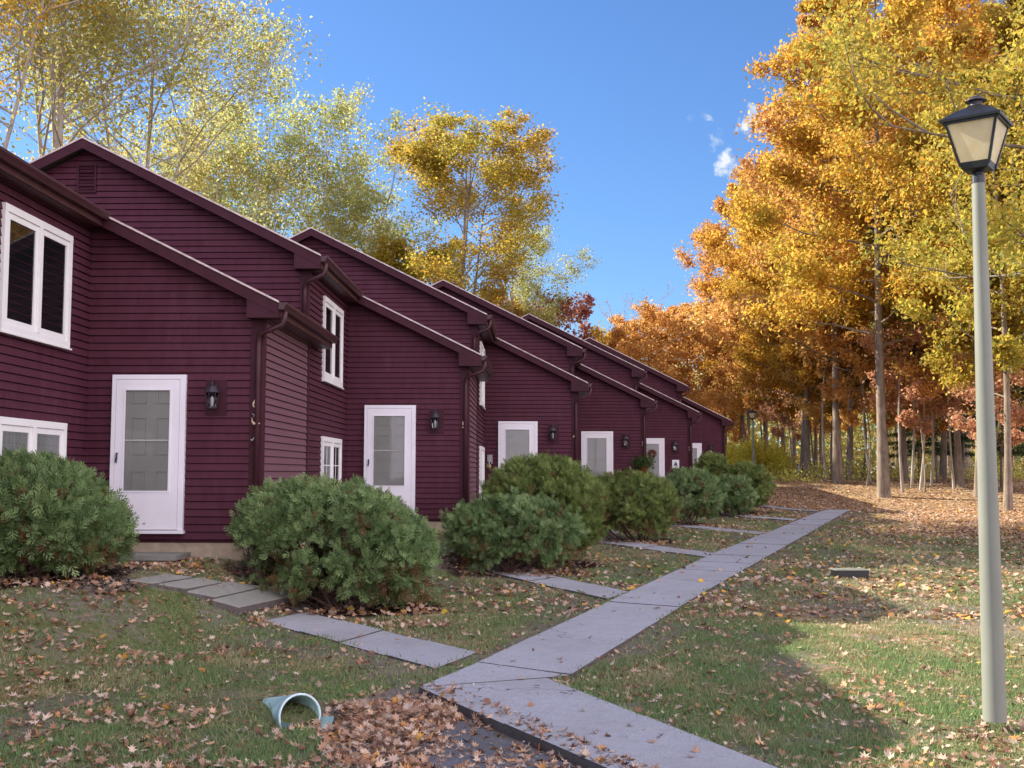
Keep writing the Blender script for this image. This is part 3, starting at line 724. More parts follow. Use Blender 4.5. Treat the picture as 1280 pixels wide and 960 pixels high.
ZD0, ZD1 = 1.181, 3.27
def door(parent, k):
    L, Rt = -2.012, -1.012
    def trim():
        mb = MB(); mb.box(L, L+.055, -.075, -.003, ZD0, ZD1); mb.box(Rt-.075, Rt, -.075, -.003, ZD0, ZD1); mb.box(L+.055, Rt-.075, -.0745, -.003, ZD1-.06, ZD1)
        mb.box(L-.02, Rt+.02, -.10, -.003, ZD0-.045, ZD0-.002)
        return mb.mesh('door_frame', M['white'])
    link('door_frame', cached('dtrim', trim), parent)
    def inner():
        mb = MB(); a, b, y = L+.055, Rt-.075, -.036
        mb.box(a, b, y, -.004, ZD0, ZD1-.06)
        W = b-a
        for (x0, x1) in ((L+.265, L+.46), (L+.60, L+.785)):
            for (v0, v1) in ((1.70, 1.98), (1.01, 1.52), (.22, .80)):
                z0, z1 = ZD0+v0, ZD0+v1; t = .02
                mb.box(x0, x1, y-.02, y-.001, z0, z0+t); mb.box(x0, x1, y-.02, y-.001, z1-t, z1); mb.box(x0, x0+t, y-.015, y-.001, z0+t, z1-t); mb.box(x1-t, x1, y-.015, y-.001, z0+t, z1-t)
        return mb.mesh('front_door', M['innerdoor'])
    link('front_door', cached('dinner', inner), parent)
    gx0, gx1, gz0, gz1 = L+.185, L+.79, ZD1-1.565, ZD1-.21
    def storm():
        mb = MB(); a, b = L+.059, Rt-.079; y0, y1 = -.072, -.045
        mb.box(a, gx0, y0, y1, ZD0+.01, ZD1-.065); mb.box(gx1, b, y0, y1, ZD0+.01, ZD1-.065); mb.box(gx0, gx1, y0, y1, gz1, ZD1-.065); mb.box(gx0, gx1, y0, y1, ZD0+.01, gz0)
        for (p, q_, r_, s_) in ((gx0-.02, gx0+.002, gz0-.02, gz1+.02), (gx1-.002, gx1+.02, gz0-.02, gz1+.02)): mb.box(p, q_, y0-.008, y0-.0005, r_, s_)
        mb.box(gx0+.002, gx1-.002, y0-.008, y0-.0005, gz1-.002, gz1+.02); mb.box(gx0+.002, gx1-.002, y0-.008, y0-.0005, gz0-.02, gz0+.002)
        return mb.mesh('storm_door', M['white'])
    so = link('storm_door', cached('dstorm', storm), parent)
    def pane(): mb = MB(); mb.quad((gx0, -.058, gz0), (gx1, -.058, gz0), (gx1, -.058, gz1), (gx0, -.058, gz1)); return mb.mesh('pane', M['glass'])
    link('pane', cached('dpane', pane), so)
    if k in (1, 2, 4):
        def bar(): mb = MB(); zm = (gz0+gz1)/2; mb.box(gx0, gx1, -.066, -.060, zm-.012, zm+.012); return mb.mesh('glazing_bar', M['curtain'])
        link('glazing_bar', cached('dbar', bar), so)
    def handle():
        mb = MB(); mb.smooth = True; x = L+.095; z = ZD0+.97
        mb.tube([(x, -.075, z+.06), (x, -.105, z+.05), (x+.004, -.115, z), (x-.008, -.105, z-.05), (x-.012, -.076, z-.065)], [.011, .013, .013, .012, .009], 8)
        return mb.mesh('handle', M['black'])
    link('handle', cached('dhandle', handle), so)
    if k == 1:
        rng = random.Random(4)
        for (cx, n) in ((L+.30, 1), (L+.33, 1), (L+.48, 1)):
            mb = MB()
            for i in range(n):
                x = cx+rng.uniform(-.01, .01); z = ZD0+.07+rng.uniform(0, .05); w_ = rng.uniform(.012, .03)
                mb.quad(*[(x+w_*math.cos(t)*rng.uniform(.6, 1), -.0745, z+w_*.8*math.sin(t)*rng.uniform(.5, 1)) for t in np.linspace(0, 5.6, 7)])
            so2 = mb.build('paint_chip', M['curtain'], so); so2['label'] = 'grey patch of chipped paint low on the white storm door'

def lantern(parent):
    cx, z0, yb = -.625, 2.82, -.035
    def block(): mb = MB(); mb.box(cx-.13, cx+.16, -.030, -.004, z0-.10, z0+.38); return mb.mesh('mounting_block', M['trim'])
    link('mounting_block', cached('lblock', block), parent)
    def frame():
        mb = MB(); y = -.17; Rt = .088; Rb = .055; zt = z0+.20; zb = z0
        for k in range(6):
            a = k*math.pi/3+.3; mb.tube([(cx+Rb*math.cos(a), y+Rb*math.sin(a), zb), (cx+Rt*math.cos(a), y+Rt*math.sin(a), zt)], .007, 4)
        mb.lathe([(.02, zb-.03), (.062, zb-.012), (.062, zb+.004), (.05, zb+.006)], 6, (cx, y))
        mb.lathe([(Rt+.01, zt-.006), (Rt+.016, zt+.006), (.075, zt+.05), (.05, zt+.085), (.03, zt+.10), (.034, zt+.115), (.012, zt+.125), (.01, zt+.15), (.016, zt+.16), (.002, zt+.18)], 12, (cx, y))
        mb.tube([(cx, yb, zt+.06), (cx, yb-.03, zt+.13), (cx, yb-.08, zt+.17), (cx, y, zt+.14)], .009, 6)
        mb.box(cx-.03, cx+.03, yb-.012, yb+.004, zt-.04, zt+.12)
        return mb.mesh('wall_lantern', M['bronze'])
    lo = link('wall_lantern', cached('lframe', frame), parent)
    def gl():
        mb = MB(); y = -.17; mb.lathe([(.050, z0+.004), (.082, z0+.196)], 6, (cx, y)); 
        return mb.mesh('lamp_glass', M['glass'])
    link('lamp_glass', cached('lglass', gl), lo)
    def bulb():
        mb = MB(); mb.smooth = True; y = -.17; mb.lathe([(.004, z0+.01), (.02, z0+.015), (.02, z0+.06), (.026, z0+.09), (.024, z0+.125), (.01, z0+.15), (.002, z0+.155)], 10, (cx, y)); return mb.mesh('bulb', M['mat_white'])
    link('bulb', cached('lbulb', bulb), lo)

def text_mesh(s, size, mat, name, depth=.006):
    cu = bpy.data.curves.new(name, 'FONT'); cu.body = s; cu.size = size; cu.extrude = depth; cu.align_x = 'CENTER'
    o = bpy.data.objects.new('tmp', cu); C.objects.link(o)
    me = bpy.data.meshes.new_from_object(o.evaluated_get(bpy.context.evaluated_depsgraph_get()))
    bpy.data.objects.remove(o); me.name = name; me.materials.clear(); me.materials.append(mat); return me
UL = {
 0: 'plum sided row house at the left edge with two white window pairs',
 1: 'row house numbered 6 with white storm door and full gable vent in view',
 2: 'row house numbered 5, second full gable from the left',
 3: 'row house numbered 4 with dangling chime at its left wall edge',
 4: 'row house numbered 3 with a flower pot hanging at its corner',
 5: 'row house with a wreath on its door and a white plate on its wall',
 6: 'lowest and farthest house section at the end of the row',
}
for k in range(7):
    X, Y = UNIT_POS[k]; low = (k == 6)
    h = empty('row_house', (X, Y, 0)); tag(h, UL[k], 'house', 'stepped row of plum coloured houses')
    P = lambda name, key, fn: link(name, cached(key, fn), h)
    P('front_wall', 'fw', front_wall); P('rear_wall', ('core', low), core(low)); P('foundation', 'fd', foundation)
    yl = DY-.02 if low else DU-.04
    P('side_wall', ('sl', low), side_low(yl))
    ye = DY+.15 if low else DU
    xt = 0 if k in (0, 6) else .78
    P('roof', ('rl', low, xt), roof(-.22, ye, OL, EL, RL, xt))
    P('rake_board', 'kl', rake(-.22, OL, EL, RL)); P('drip_edge', 'dl', drip(-.22, OL, EL, RL))
    P('gutter', ('gl', low, xt), gutter(-.26, ye+xt, OL, EL)); P('downspout', 'sl_', spout(-.22, OL, EL, .55))
    P('corner_board', 'cbl', cb_low)
    if not low: P('corner_board', 'cbu', cb_up)
    if not low:
        P('gable_wall', 'ug', upper_gable); P('side_wall', 'su', side_up)
        P('roof', 'ru', roof(DU-.22, DY-.262, OU, EU, RIDGE)); P('rake_board', 'ku', rake(DU-.22, OU, EU, RIDGE)); P('drip_edge', 'du', drip(DU-.22, OU, EU, RIDGE))
        P('gutter', 'gu', gutter(DU-.26, DY-.262, OU, EU)); P('downspout', 'su_', spout(DU-.22, OU, EU, EL+.18))
        vent(h)
        window(h, 4.15, 6.02, 3.55, 5.02, False); window(h, 4.15, 6.02, 1.25, 2.58, k == 0, k == 1)
    door(h, k); lantern(h)
    if k < 6:
        me = text_mesh(NUMS[k], .17, M['brass'] if k > 0 else M['white'], 'house_number')
        o = link('house_number', me, h, (-.075, -.041, 2.83)); o.rotation_euler = (R(90), 0, 0)
    if k in (1, 2):                              # loose flashing board lying on the low roof against the gable
        mb = MB(); xa, xb = -2.05, -1.15
        zz = lambda x: EL+SL*(OL-x)
        mb.prism([(xa, zz(xa)+.02), (xb, zz(xb)+.02), (xb, zz(xb)+.05), (xa, zz(xa)+.065)], 'y', 1.6, 1.78); mb.build('flashing_board', M['curtain'] if k == 1 else M['trim'], h)
# foreign bits on the corner board of number 6
X, Y = UNIT_POS[1]
e = empty('wall_ornament', (X-.06, Y-.04, 2.58)); tag(e, 'small pale metal bird ornament below the number 6', 'ornament')
mb = MB(); mb.smooth = True
mb.tube([(-.05, -.01, .11), (-.045, -.03, .06), (-.02, -.035, .03), (.03, -.035, .02), (.06, -.03, .035)], [.006, .012, .024, .02, .008], 7); mb.build('body', M['brass'], e)
mb = MB(); mb.tube([(0, -.005, .05), (.01, -.03, .10), (.03, -.03, .13)], .007, 6); mb.tube([(-.03, -.005, .12), (-.02, -.02, .15), (-.045, -.02, .16)], .006, 6); mb.build('hook', M['curtain'], e)
e = empty('door_hook', (X-.07, Y-.04, 2.38)); tag(e, 'little dark scroll hook under the bird ornament by number 6', 'hook')
mb = MB(); mb.tube([(0, 0, .06), (-.01, -.03, .03), (-.03, -.04, .0), (-.045, -.035, .02)], .007, 6); mb.build('scroll', M['curtain'], e)
mb = MB(); mb.tube([(0, 0, .04), (.02, -.01, -.01), (.01, -.01, -.05)], .006, 6); mb.build('pin', M['curtain'], e)
# chime beside number 4
X, Y = UNIT_POS[3]
e = empty('wind_chime', (X-2.22, Y-.10, 2.1)); tag(e, 'small pale wind chime hanging against the wall left of the door of number 4', 'wind chime')
mb = MB(); mb.box(-.06, .06, -.02, .0, .32, .335); mb.tube([(0, .09, .40), (0, -.01, .41), (0, -.01, .33)], .006, 5); mb.build('hanger', M['bronze'], e)
for i in range(4):
    mb = MB(); x = -.05+i*.033; mb.tube([(x, -.01, .32), (x, -.01, .14-.05*(i % 2))], .008, 6); mb.build('chime_tube', M['mat_white'], e)
mb = MB(); mb.smooth = True; mb.lathe([(.001, -.03), (.03, -.01), (.035, .03), (.015, .07), (.001, .09)], 8, (0, -.01)); mb.build('clapper', M['brass'], e)

# ------------------------------------------------------------------ leaf maker
def rand_rot(rs, n, up=None, spread=None):
    a = rs.randn(n, 3)
    if up is not None: a = a*spread+up
    a /= np.linalg.norm(a, axis=1)[:, None]+1e-9
    b = rs.randn(n, 3); b -= (b*a).sum(1)[:, None]*a; b /= np.linalg.norm(b, axis=1)[:, None]+1e-9
    return a, b, np.cross(a, b)                 # normal, u, v
def quads(rs, P, size, val, aspect=.62, up=None, spread=1.0):
    n = len(P); nn, u, v = rand_rot(rs, n, up, spread); s = (size*rs.uniform(.6, 1.25, n))[:, None]
    k = .12*s*nn
    V = np.stack([P-u*s*.5, P+v*s*.5*aspect+k-u*s*.02, P+u*s*.5, P-v*s*.5*aspect+k-u*s*.02], 1).reshape(-1, 3)
    F = np.arange(4*n).reshape(n, 4)
    return V, F, np.repeat(val, 4)
OUT = [(90, 1.0), (76, .50), (58, .88), (44, .40), (20, .80), (-4, .34), (-38, .52), (-66, .20), (-90, .62), (-114, .20), (-142, .52), (-176, .34), (-200, .80), (-224, .40), (-238, .88), (-256, .50)]
def lobed(rs, P, size, val, nrm=None, spread=.35, curl=.35):
    n = len(P); nn, u, v = rand_rot(rs, n, np.array([0, 0, 1.]) if nrm is None else nrm, spread)
    K = len(OUT); ang = np.radians([a for a, _ in OUT]); rad = np.array([r for _, r in OUT]); rad = np.where(np.arange(K) == 8, .62, rad)
    s = (size*rs.uniform(.55, 1.2, n))[:, None, None]
    r = rad[None]*rs.uniform(.82, 1.12, (n, K)); cx = np.cos(ang)*r*rs.uniform(.6, 1.0, (n, 1)); cyv = np.sin(ang)*r
    cz = rs.uniform(-.1, curl, (n, 1))*(cx**2)*1.6 + rs.uniform(-.2, curl, (n, 1))*(cyv**2) + rs.uniform(-.07, .07, (n, K))
    V = P[:, None]+.5*s*(cx[..., None]*u[:, None]+cyv[..., None]*v[:, None]+cz[..., None]*nn[:, None])
    V = np.concatenate([P[:, None], V], 1).reshape(-1, 3)
    base = (np.arange(n)*(K+1))[:, None, None]; tri = np.array([[0, 1+i, 1+(i+1) % K] for i in range(K)])[None]
    return V, (base+tri).reshape(-1, 3), np.repeat(val, K+1)
def merge(parts):
    Vs, Fs, As = [], [], []; o = 0
    for V, F, a in parts: Vs.append(V); Fs.append(F+o); As.append(a); o += len(V)
    return np.concatenate(Vs), np.concatenate(Fs), np.concatenate(As)

# ------------------------------------------------------------------ shrubs
def make_shrub(s):
    rs = np.random.RandomState(s['seed']); n = s['n']
    cx, Y, rx, top, gzv, dep = s['cx'], s['Y'], s['rx'], s['top'], s['gz'], s['depth']
    H = top-gzv; zc = .50*H; rz = H-zc
    lobes = [(0, 0, 0, 1.0)]
    nl = 9
    for i in range(nl):
        a = rs.uniform(0, 2*math.pi); e = rs.uniform(-.1, .7); lobes.append((.42*math.cos(a)*math.cos(e), .42*math.sin(a)*math.cos(e), .42*math.sin(e), rs.uniform(.52, .62)))
    TF = 11; nt_ = n//TF
    d = rs.randn(nt_*2, 3); d /= np.linalg.norm(d, axis=1)[:, None]; d[:, 2] = np.where(d[:, 2] < -.75, -d[:, 2], d[:, 2])
    rad = np.zeros(len(d))
    for (lx, ly, lz, lr) in lobes:
        c = np.array([lx, ly, lz]); b = d@c; q = b*b-(c@c)+lr*lr; t = np.where(q > 0, b+np.sqrt(np.maximum(q, 0)), 0); rad = np.maximum(rad, t)
    bump = .07*np.sin(d[:, 0]*9+s['seed'])*np.sin(d[:, 1]*8+2)*np.sin(d[:, 2]*9+1)+.05*rs.uniform(-1, 1, len(d))
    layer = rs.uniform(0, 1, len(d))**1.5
    rad = rad*(1-.40*layer)+bump; sh_ = rs.uniform(0, 1, len(d)) < .05; rad = np.where(sh_ & (d[:, 2] > -.1), rad*rs.uniform(1.02, 1.10, len(d)), rad)
    box = s.get('box', .85); dbx = np.sign(d)*np.abs(d)**box; dbx /= np.maximum(np.linalg.norm(dbx, axis=1), .9)[:, None]**.6
    P = dbx*rad[:, None]*np.array([rx, dep, rz])*.95+np.array([0, 0, zc])
    xr = P[:, 0]/rx; tl = s.get('tilt', 0)
    P[:, 2] = P[:, 2]*(1-tl*np.clip(xr, 0, 1)**1.5*.55)*(1-.0*xr)
    low = P[:, 2] < zc
    P[low, 0] *= (1-.26*((zc-P[low, 2])/zc)**2); P[low, 1] *= (1-.30*((zc-P[low, 2])/zc)**2)
    keep = P[:, 2] > .10+rs.uniform(0, .12, len(P))
    thin = rs.uniform(0, 1, len(P)) < np.where(P[:, 2] < .38*H, .25+.7*P[:, 2]/(.38*H), 1)
    if s['seed'] == 2: thin &= ~((xr < -.35) & (P[:, 2] < .50*H) & (rs.uniform(0, 1, len(P)) < .93))
    P = P[keep & thin][:nt_]; layer = layer[keep & thin][:nt_]; dd = d[keep & thin][:nt_]; nt_ = len(P)
    tax = dd*.7+np.array([0, 0, .55])+rs.randn(nt_, 3)*.38; tax /= np.linalg.norm(tax, axis=1)[:, None]
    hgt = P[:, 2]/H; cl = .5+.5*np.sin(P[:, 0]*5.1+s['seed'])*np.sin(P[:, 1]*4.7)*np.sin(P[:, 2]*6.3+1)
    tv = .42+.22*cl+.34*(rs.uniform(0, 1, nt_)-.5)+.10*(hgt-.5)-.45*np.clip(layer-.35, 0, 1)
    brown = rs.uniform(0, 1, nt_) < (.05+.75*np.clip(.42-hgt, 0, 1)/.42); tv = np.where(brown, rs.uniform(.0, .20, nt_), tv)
    P = np.repeat(P, TF, 0); tax = np.repeat(tax, TF, 0); dd = np.repeat(dd, TF, 0); n = len(P); S_ = s['s']
    along = rs.uniform(-.35, 1, n)[:, None]; P = P+tax*along*.10*S_+rs.randn(n, 3)*.032*S_
    val = np.clip(np.repeat(tv, TF)+.12*along[:, 0]+.10*(rs.uniform(0, 1, n)-.5), 0, 1)
    nn, u, v = rand_rot(rs, n, dd*.25, np.array([1, 1, .45]))
    axis = tax+rs.randn(n, 3)*.38; axis -= (axis*nn).sum(1)[:, None]*nn; axis /= np.linalg.norm(axis, axis=1)[:, None]+1e-9
    side = np.cross(nn, axis); parts = []
    L = (.145*S_*rs.uniform(.6, 1.3, n))[:, None]; droop = rs.uniform(-.35, .15, n)[:, None]
    for t0, a, l, wk in ((0, 0, 1.0, .050), (.12, .75, .50, .13), (.12, -.75, .50, .13), (.38, .62, .46, .14), (.38, -.62, .46, .14), (.62, .5, .34, .16), (.62, -.5, .34, .16)):
        a2 = a+rs.uniform(-.12, .12, n)[:, None]; dr = axis*np.cos(a2)+side*np.sin(a2); pr = np.cross(nn, dr)
        b0 = P+axis*L*t0+nn*L*droop*t0*t0; tip = b0+dr*L*l+nn*L*droop*l*.5; mid = b0+dr*L*l*.55
        w_ = L*l*wk*.85
        Vv = np.stack([b0, mid+pr*w_, tip, mid-pr*w_], 1).reshape(-1, 3); parts.append((Vv, np.arange(4*n).reshape(n, 4), np.repeat(np.clip(val+rs.uniform(-.08, .08, n)+.06*t0, 0, 1), 4)))
    Vv, Ff, Aa = merge(parts)
    e = empty('evergreen_shrub', (cx, Y, gzv)); tag(e, s['label'], 'shrub', 'evergreen shrubs along the house row')
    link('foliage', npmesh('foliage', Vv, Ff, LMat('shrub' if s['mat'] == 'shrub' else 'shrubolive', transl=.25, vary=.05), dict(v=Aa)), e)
    mb = MB(); rng = random.Random(s['seed'])
    nb = 34 if s['seed'] < 5 else 14
    for i in range(nb):
        a = rng.uniform(0, 6.28); b0 = Vector((rng.uniform(-.3, .3)*rx, rng.uniform(-.3, .3)*dep, -.05)); r_ = rng.uniform(.55, .9)
        p2 = Vector((math.cos(a)*rx*r_, math.sin(a)*dep*r_, rng.uniform(.2, .75)*H)); mid = b0.lerp(p2, .5)+Vector((rng.uniform(-.1, .1), rng.uniform(-.1, .1), rng.uniform(-.12, .05)))
        mb.tube([b0, mid, p2], [.022, .014, .005], 5, cap=False)
        for j in range(4):
            q0 = mid.lerp(p2, rng.uniform(0, .8)); mb.tube([q0, q0+Vector((rng.uniform(-.2, .2), rng.uniform(-.2, .2), rng.uniform(-.03, .2)))], [.006, .002], 4, cap=False)
    if s['seed'] == 2:                           # bare twigs at the left flank
        for i in range(16):
            b0 = Vector((-rx*rng.uniform(.45, .6), -dep*rng.uniform(.0, .4), .0)); p2 = Vector((-rx*rng.uniform(.75, .98), -dep*rng.uniform(.1, .6), rng.uniform(.25, .85)*H)); mid = b0.lerp(p2, .5)+Vector((-.08, 0, -.05))
            mb.tube([b0, mid, p2], [.018, .010, .003], 5, cap=False)
            for j in range(4):
                q0 = mid.lerp(p2, rng.uniform(0, .9)); mb.tube([q0, q0+Vector((rng.uniform(-.22, .05), rng.uniform(-.1, .1), rng.uniform(-.03, .2)))], [.004, .0015], 4, cap=False)
    mb.build('stems', M['twig'], e)
for s in SHRUBS: make_shrub(s)

# ------------------------------------------------------------------ trees
def grow(seed, H, spread, r0, first=.3, limbs=22, sub=6, twigs=4, lean=(0, 0), forks=0, rise=.5, envelope='oval', wob=.02):
    rng = random.Random(seed); tubes = []; tips = []
    n = 9; trunk = []; ax_, ay_ = rng.uniform(-1, 1), rng.uniform(-1, 1)
    for i in range(n):
        t = i/(n-1); trunk.append(Vector((lean[0]*t*t*H+ax_*wob*H*math.sin(t*5), lean[1]*t*t*H+ay_*wob*H*math.sin(t*4+1), t*H*.93)))
    rad = [r0*(1.35 if i == 0 else 1)*(1-.9*(i/(n-1))**1.1) for i in range(n)]
    stems = [(trunk, rad, 0)]
    for f in range(forks):
        i0 = rng.randint(2, 4); a = rng.uniform(0, 6.28); p = trunk[i0]; L = H*(1-i0/(n-1))*.85
        st = [p+Vector((math.cos(a)*L*.33*(k/5)**.8, math.sin(a)*L*.33*(k/5)**.8, L*k/5)) for k in range(6)]
        stems.append((st, [rad[i0]*.65*(1-.85*k/5) for k in range(6)], 1))
    for st, rd, _ in stems: tubes.append((st, rd, 9))
    def env(t):                                  # t: 0 at first branch, 1 at top
        if envelope == 'low': return (math.sin(math.pi*min(1, max(0, .25+.72*t)))**.8)*(1-.25*t)
        if envelope == 'oval': return math.sin(math.pi*min(1, max(0, .12+.80*t)))**.7
        if envelope == 'cone': return 1-.85*t
        return .55+.45*math.sin(math.pi*t)
    def sample(st, t):
        x = t*(len(st)-1); i = min(int(x), len(st)-2); return st[i].lerp(st[i+1], x-i)
    for j in range(limbs):
        st, rd, isf = stems[j % len(stems)] if forks else stems[0]
        t = (j+.5)/limbs; tz = first+(1-first)*(t if not isf else t)
        tloc = tz if not isf else rng.uniform(.25, .98)
        p = sample(st, min(.99, tloc)); hz = (p.z/H-first)/(1-first)
        L = spread*env(hz)*rng.uniform(.75, 1.15)*(1 if not isf else .8)
        a = j*2.399+rng.uniform(-.5, .5); ri = rise*rng.uniform(.6, 1.3)*(1 if envelope != 'cone' else .3)
        d = Vector((math.cos(a), math.sin(a), 0)); pts = [p]; cur = p.copy(); dirz = ri
        for k in range(5):
            dd = (d+Vector((rng.uniform(-.25, .25), rng.uniform(-.25, .25), dirz+rng.uniform(-.12, .12)))).normalized(); cur = cur+dd*L/5; pts.append(cur.copy()); dirz *= 1.08
        rb = max(.018, r0*.34*(1-.55*hz)*L/spread); tubes.append((pts, [rb*(1-.85*k/5) for k in range(6)], 6))
        for m in range(sub):
            tt_ = .25+.75*(m+.6)/sub; q = sample(pts, min(.99, tt_)); a2 = rng.uniform(0, 6.28); L2 = L*.38*rng.uniform(.6, 1.2)*(1.15-tt_*.5)
            base_d = (pts[-1]-pts[0]).normalized(); s2 = (Vector((math.cos(a2), math.sin(a2), rng.uniform(-.3, .8)))+base_d*.8).normalized(); p2 = [q]; cur = q.copy()
            for k in range(3):
                s2 = (s2+Vector((rng.uniform(-.3, .3), rng.uniform(-.3, .3), rng.uniform(-.1, .3)))).normalized(); cur = cur+s2*L2/3; p2.append(cur.copy())
            tubes.append((p2, [rb*.34, rb*.25, rb*.15, rb*.06], 4)); tips.append((sample(p2, .6), L2*.28))
            for w_ in range(twigs):
                q2 = sample(p2, rng.uniform(.3, 1)); s3 = (s2+Vector((rng.uniform(-1, 1), rng.uniform(-1, 1), rng.uniform(-.6, .9)))).normalized(); q3 = q2+s3*L2*.5*rng.uniform(.5, 1.1)
                tubes.append(([q2, q2.lerp(q3, .5)+Vector((0, 0, rng.uniform(-.05, .08))), q3], [rb*.12+.003, rb*.09+.003, .003], 3)); tips.append((q3, L2*.22)); tips.append((q2.lerp(q3, .5), L2*.2))
    return tubes, tips
def tree_meshes(seed, leaves, size, mat, bark, cvar=.5, spreadk=1.0, drop=0, flat=.75, **kw):
    tubes, tips = grow(seed, **kw); mb = MB(); mb.smooth = True
    for pts, rd, n in tubes: mb.tube(pts, rd, n, cap=False)
    tm = mb.mesh('trunk', M[bark])
    rs = np.random.RandomState(seed+77); T = np.array([list(t[0]) for t in tips]); S = np.array([t[1] for t in tips])
    if drop: kp = rs.uniform(0, 1, len(T)) > drop; T, S = T[kp], S[kp]
    idx = rs.randint(0, len(T), leaves); cv = rs.uniform(0, 1, len(T))
    P = T[idx]+rs.randn(leaves, 3)*(S[idx]*spreadk+.05)[:, None]*np.array([1, 1, flat])
    low = .5+.5*np.sin(P[:, 0]*.7+seed)*np.sin(P[:, 1]*.6+1)*np.sin(P[:, 2]*.5+2)
    val = np.clip(.5+cvar*(.45*(cv[idx]-.5)+.5*(low-.5))+.5*(rs.uniform(0, 1, leaves)-.5), 0, 1)
    V, Fv, A = quads(rs, P, size, val)
    return tm, npmesh('crown', V, Fv, LMat(mat), dict(v=A))
PROTO = {}
def proto(name, **kw):
    PROTO[name] = tree_meshes(**kw)
proto('great', seed=11, leaves=90000, size=.20, mat='gold', bark='bark', H=27, spread=5.9, r0=.23, first=.26, limbs=38, sub=8, twigs=4, rise=.30, envelope='low')
proto('tall', seed=12, leaves=40000, size=.22, mat='orange', bark='bark', H=24, spread=5.4, r0=.20, first=.22, envelope='low', limbs=28, sub=7, twigs=4, rise=.45)
proto('tall2', seed=13, leaves=34000, size=.23, mat='gold', bark='bark', H=22, spread=5.2, r0=.17, first=.24, envelope='low', limbs=26, sub=6, twigs=4, rise=.5, lean=(.02, .01))
proto('slim', seed=14, leaves=14000, size=.20, mat='olive', bark='barkpale', H=15, spread=3.2, r0=.06, first=.4, limbs=16, sub=5, twigs=3, rise=.7, lean=(.03, 0), wob=.03)
proto('understory', seed=15, leaves=7000, size=.20, mat='red', bark='bark', H=8, spread=2.8, r0=.05, first=.35, limbs=14, sub=5, twigs=3, rise=.35, wob=.03)
proto('airy', seed=16, leaves=17000, size=.16, mat='palegreen', bark='barkpale', H=18, spread=5.0, r0=.13, first=.22, limbs=32, sub=7, twigs=4, rise=.95, forks=2)
proto('branchy', seed=17, leaves=24000, size=.15, mat='olive', bark='barkpale', H=20, spread=7.2, r0=.2, first=.2, limbs=42, sub=8, twigs=5, rise=.65, forks=2, spreadk=1.25)
proto('centre', seed=28, leaves=42000, size=.15, mat='yellow', bark='bark', H=19, spread=5.4, r0=.19, first=.2, limbs=36, sub=8, twigs=4, rise=.8, forks=2, spreadk=.75, cvar=.8)
proto('near', seed=19, leaves=90000, size=.125, mat='yellow', bark='bark', H=17, spread=8.3, r0=.3, first=.14, limbs=34, sub=8, twigs=4, rise=.22, spreadk=.62)
proto('bare', seed=20, leaves=300, size=.12, mat='mauve', bark='barkpale', H=15, spread=3.5, r0=.12, first=.4, limbs=20, sub=6, twigs=5, rise=1.1, forks=1)
proto('bushtree', seed=21, leaves=26000, size=.22, mat='orange', bark='bark', H=14, spread=5, r0=.14, first=.15, limbs=24, sub=6, twigs=4, rise=.45)
def pine():
    rs = np.random.RandomState(31); rng = random.Random(31); mb = MB(); mb.smooth = True; H = 12
    mb.tube([(0, 0, -.2), (.05, 0, 4), (0, .05, 8), (0, 0, H)], [.16, .12, .08, .01], 8); P = []; 
    for j in range(46):
        z = 2.0+9.6*j/46; L = 2.6*(1-(z-2)/10.6)+.25; a = j*2.4; e = Vector((math.cos(a)*L, math.sin(a)*L, z-.12*L+.15))
        mb.tube([(0, 0, z), Vector((0, 0, z)).lerp(e, .5)+Vector((0, 0, .06)), e], [.035, .02, .005], 4, cap=False)
        for k in range(int(60*L)+10):
            t = rng.uniform(.2, 1.02); q = Vector((0, 0, z)).lerp(e, t); w_ = .28*L*(1-abs(t-.6))
            P.append((q.x+rng.gauss(0, w_*.5), q.y+rng.gauss(0, w_*.5), q.z+rng.gauss(0, .06)))
    P = np.array(P); P = np.repeat(P, 3, 0)+rs.randn(len(P)*3, 3)*.05
    V, F_, A = quads(rs, P, .26, rs.uniform(0, 1, len(P)), aspect=.22, up=np.array([0, 0, .6]), spread=.8)
    return mb.mesh('trunk', M['bark']), npmesh('crown', V, F_, LMat('pine', transl=.2), dict(v=A))
PROTO['pine'] = pine()
def tree(kind, x, y, rz, sc, label, group=None, mat=None, name='tree', cat='tree', zs=1.0):
    e = empty(name, (x, y, g1(x, y, False)-.05), rz); e.scale = (sc, sc, sc*zs); tm, cm = PROTO[kind]
    a = link('trunk', tm, e); b = link('crown', cm, e)
    if mat: b.material_slots[0].link = 'OBJECT'; b.material_slots[0].material = LMat(mat)
    tag(e, label, cat, group); return e
def tpx(kind, px, Y, rz, sc, label, **kw):
    return tree(kind, at(px, 590, Y).x, Y, rz, sc, label, **kw)
G_R = 'trees at the edge of the woods'
tpx('great', 1105, 50, .4, 1.0, 'largest golden tree at the wood edge with a thick sunlit trunk', group=G_R, mat='gold')
tpx('tall', 1051, 56, 1.2, 1.05, 'big orange tree with a thick dark trunk left of the largest one', group=G_R, mat='orange')
tpx('tall2', 1064, 60, 2.2, .95, 'dark trunked golden tree close behind the big orange one', group=G_R, mat='gold')
tpx('tall', 1009, 63, 3.0, .86, 'golden orange tree whose straight trunk stands beside two thinner ones', group=G_R, mat='gold')
tpx('tall2', 1001, 66, 4.0, .92, 'golden tree standing directly left of the straight orange one', group=G_R, mat='gold')
tpx('tall2', 978, 72, 5.0, .86, 'golden brown tree rising behind the yellow bush', group=G_R, mat='gold')
tpx('tall', 994, 69, .3, .74, 'slender trunked golden tree at the left end of the wood edge', group=G_R, mat='gold')
tpx('tall', 938, 74, 1.3, .66, 'orange tree leaning over the far end of the house row', group=G_R, mat='orange')
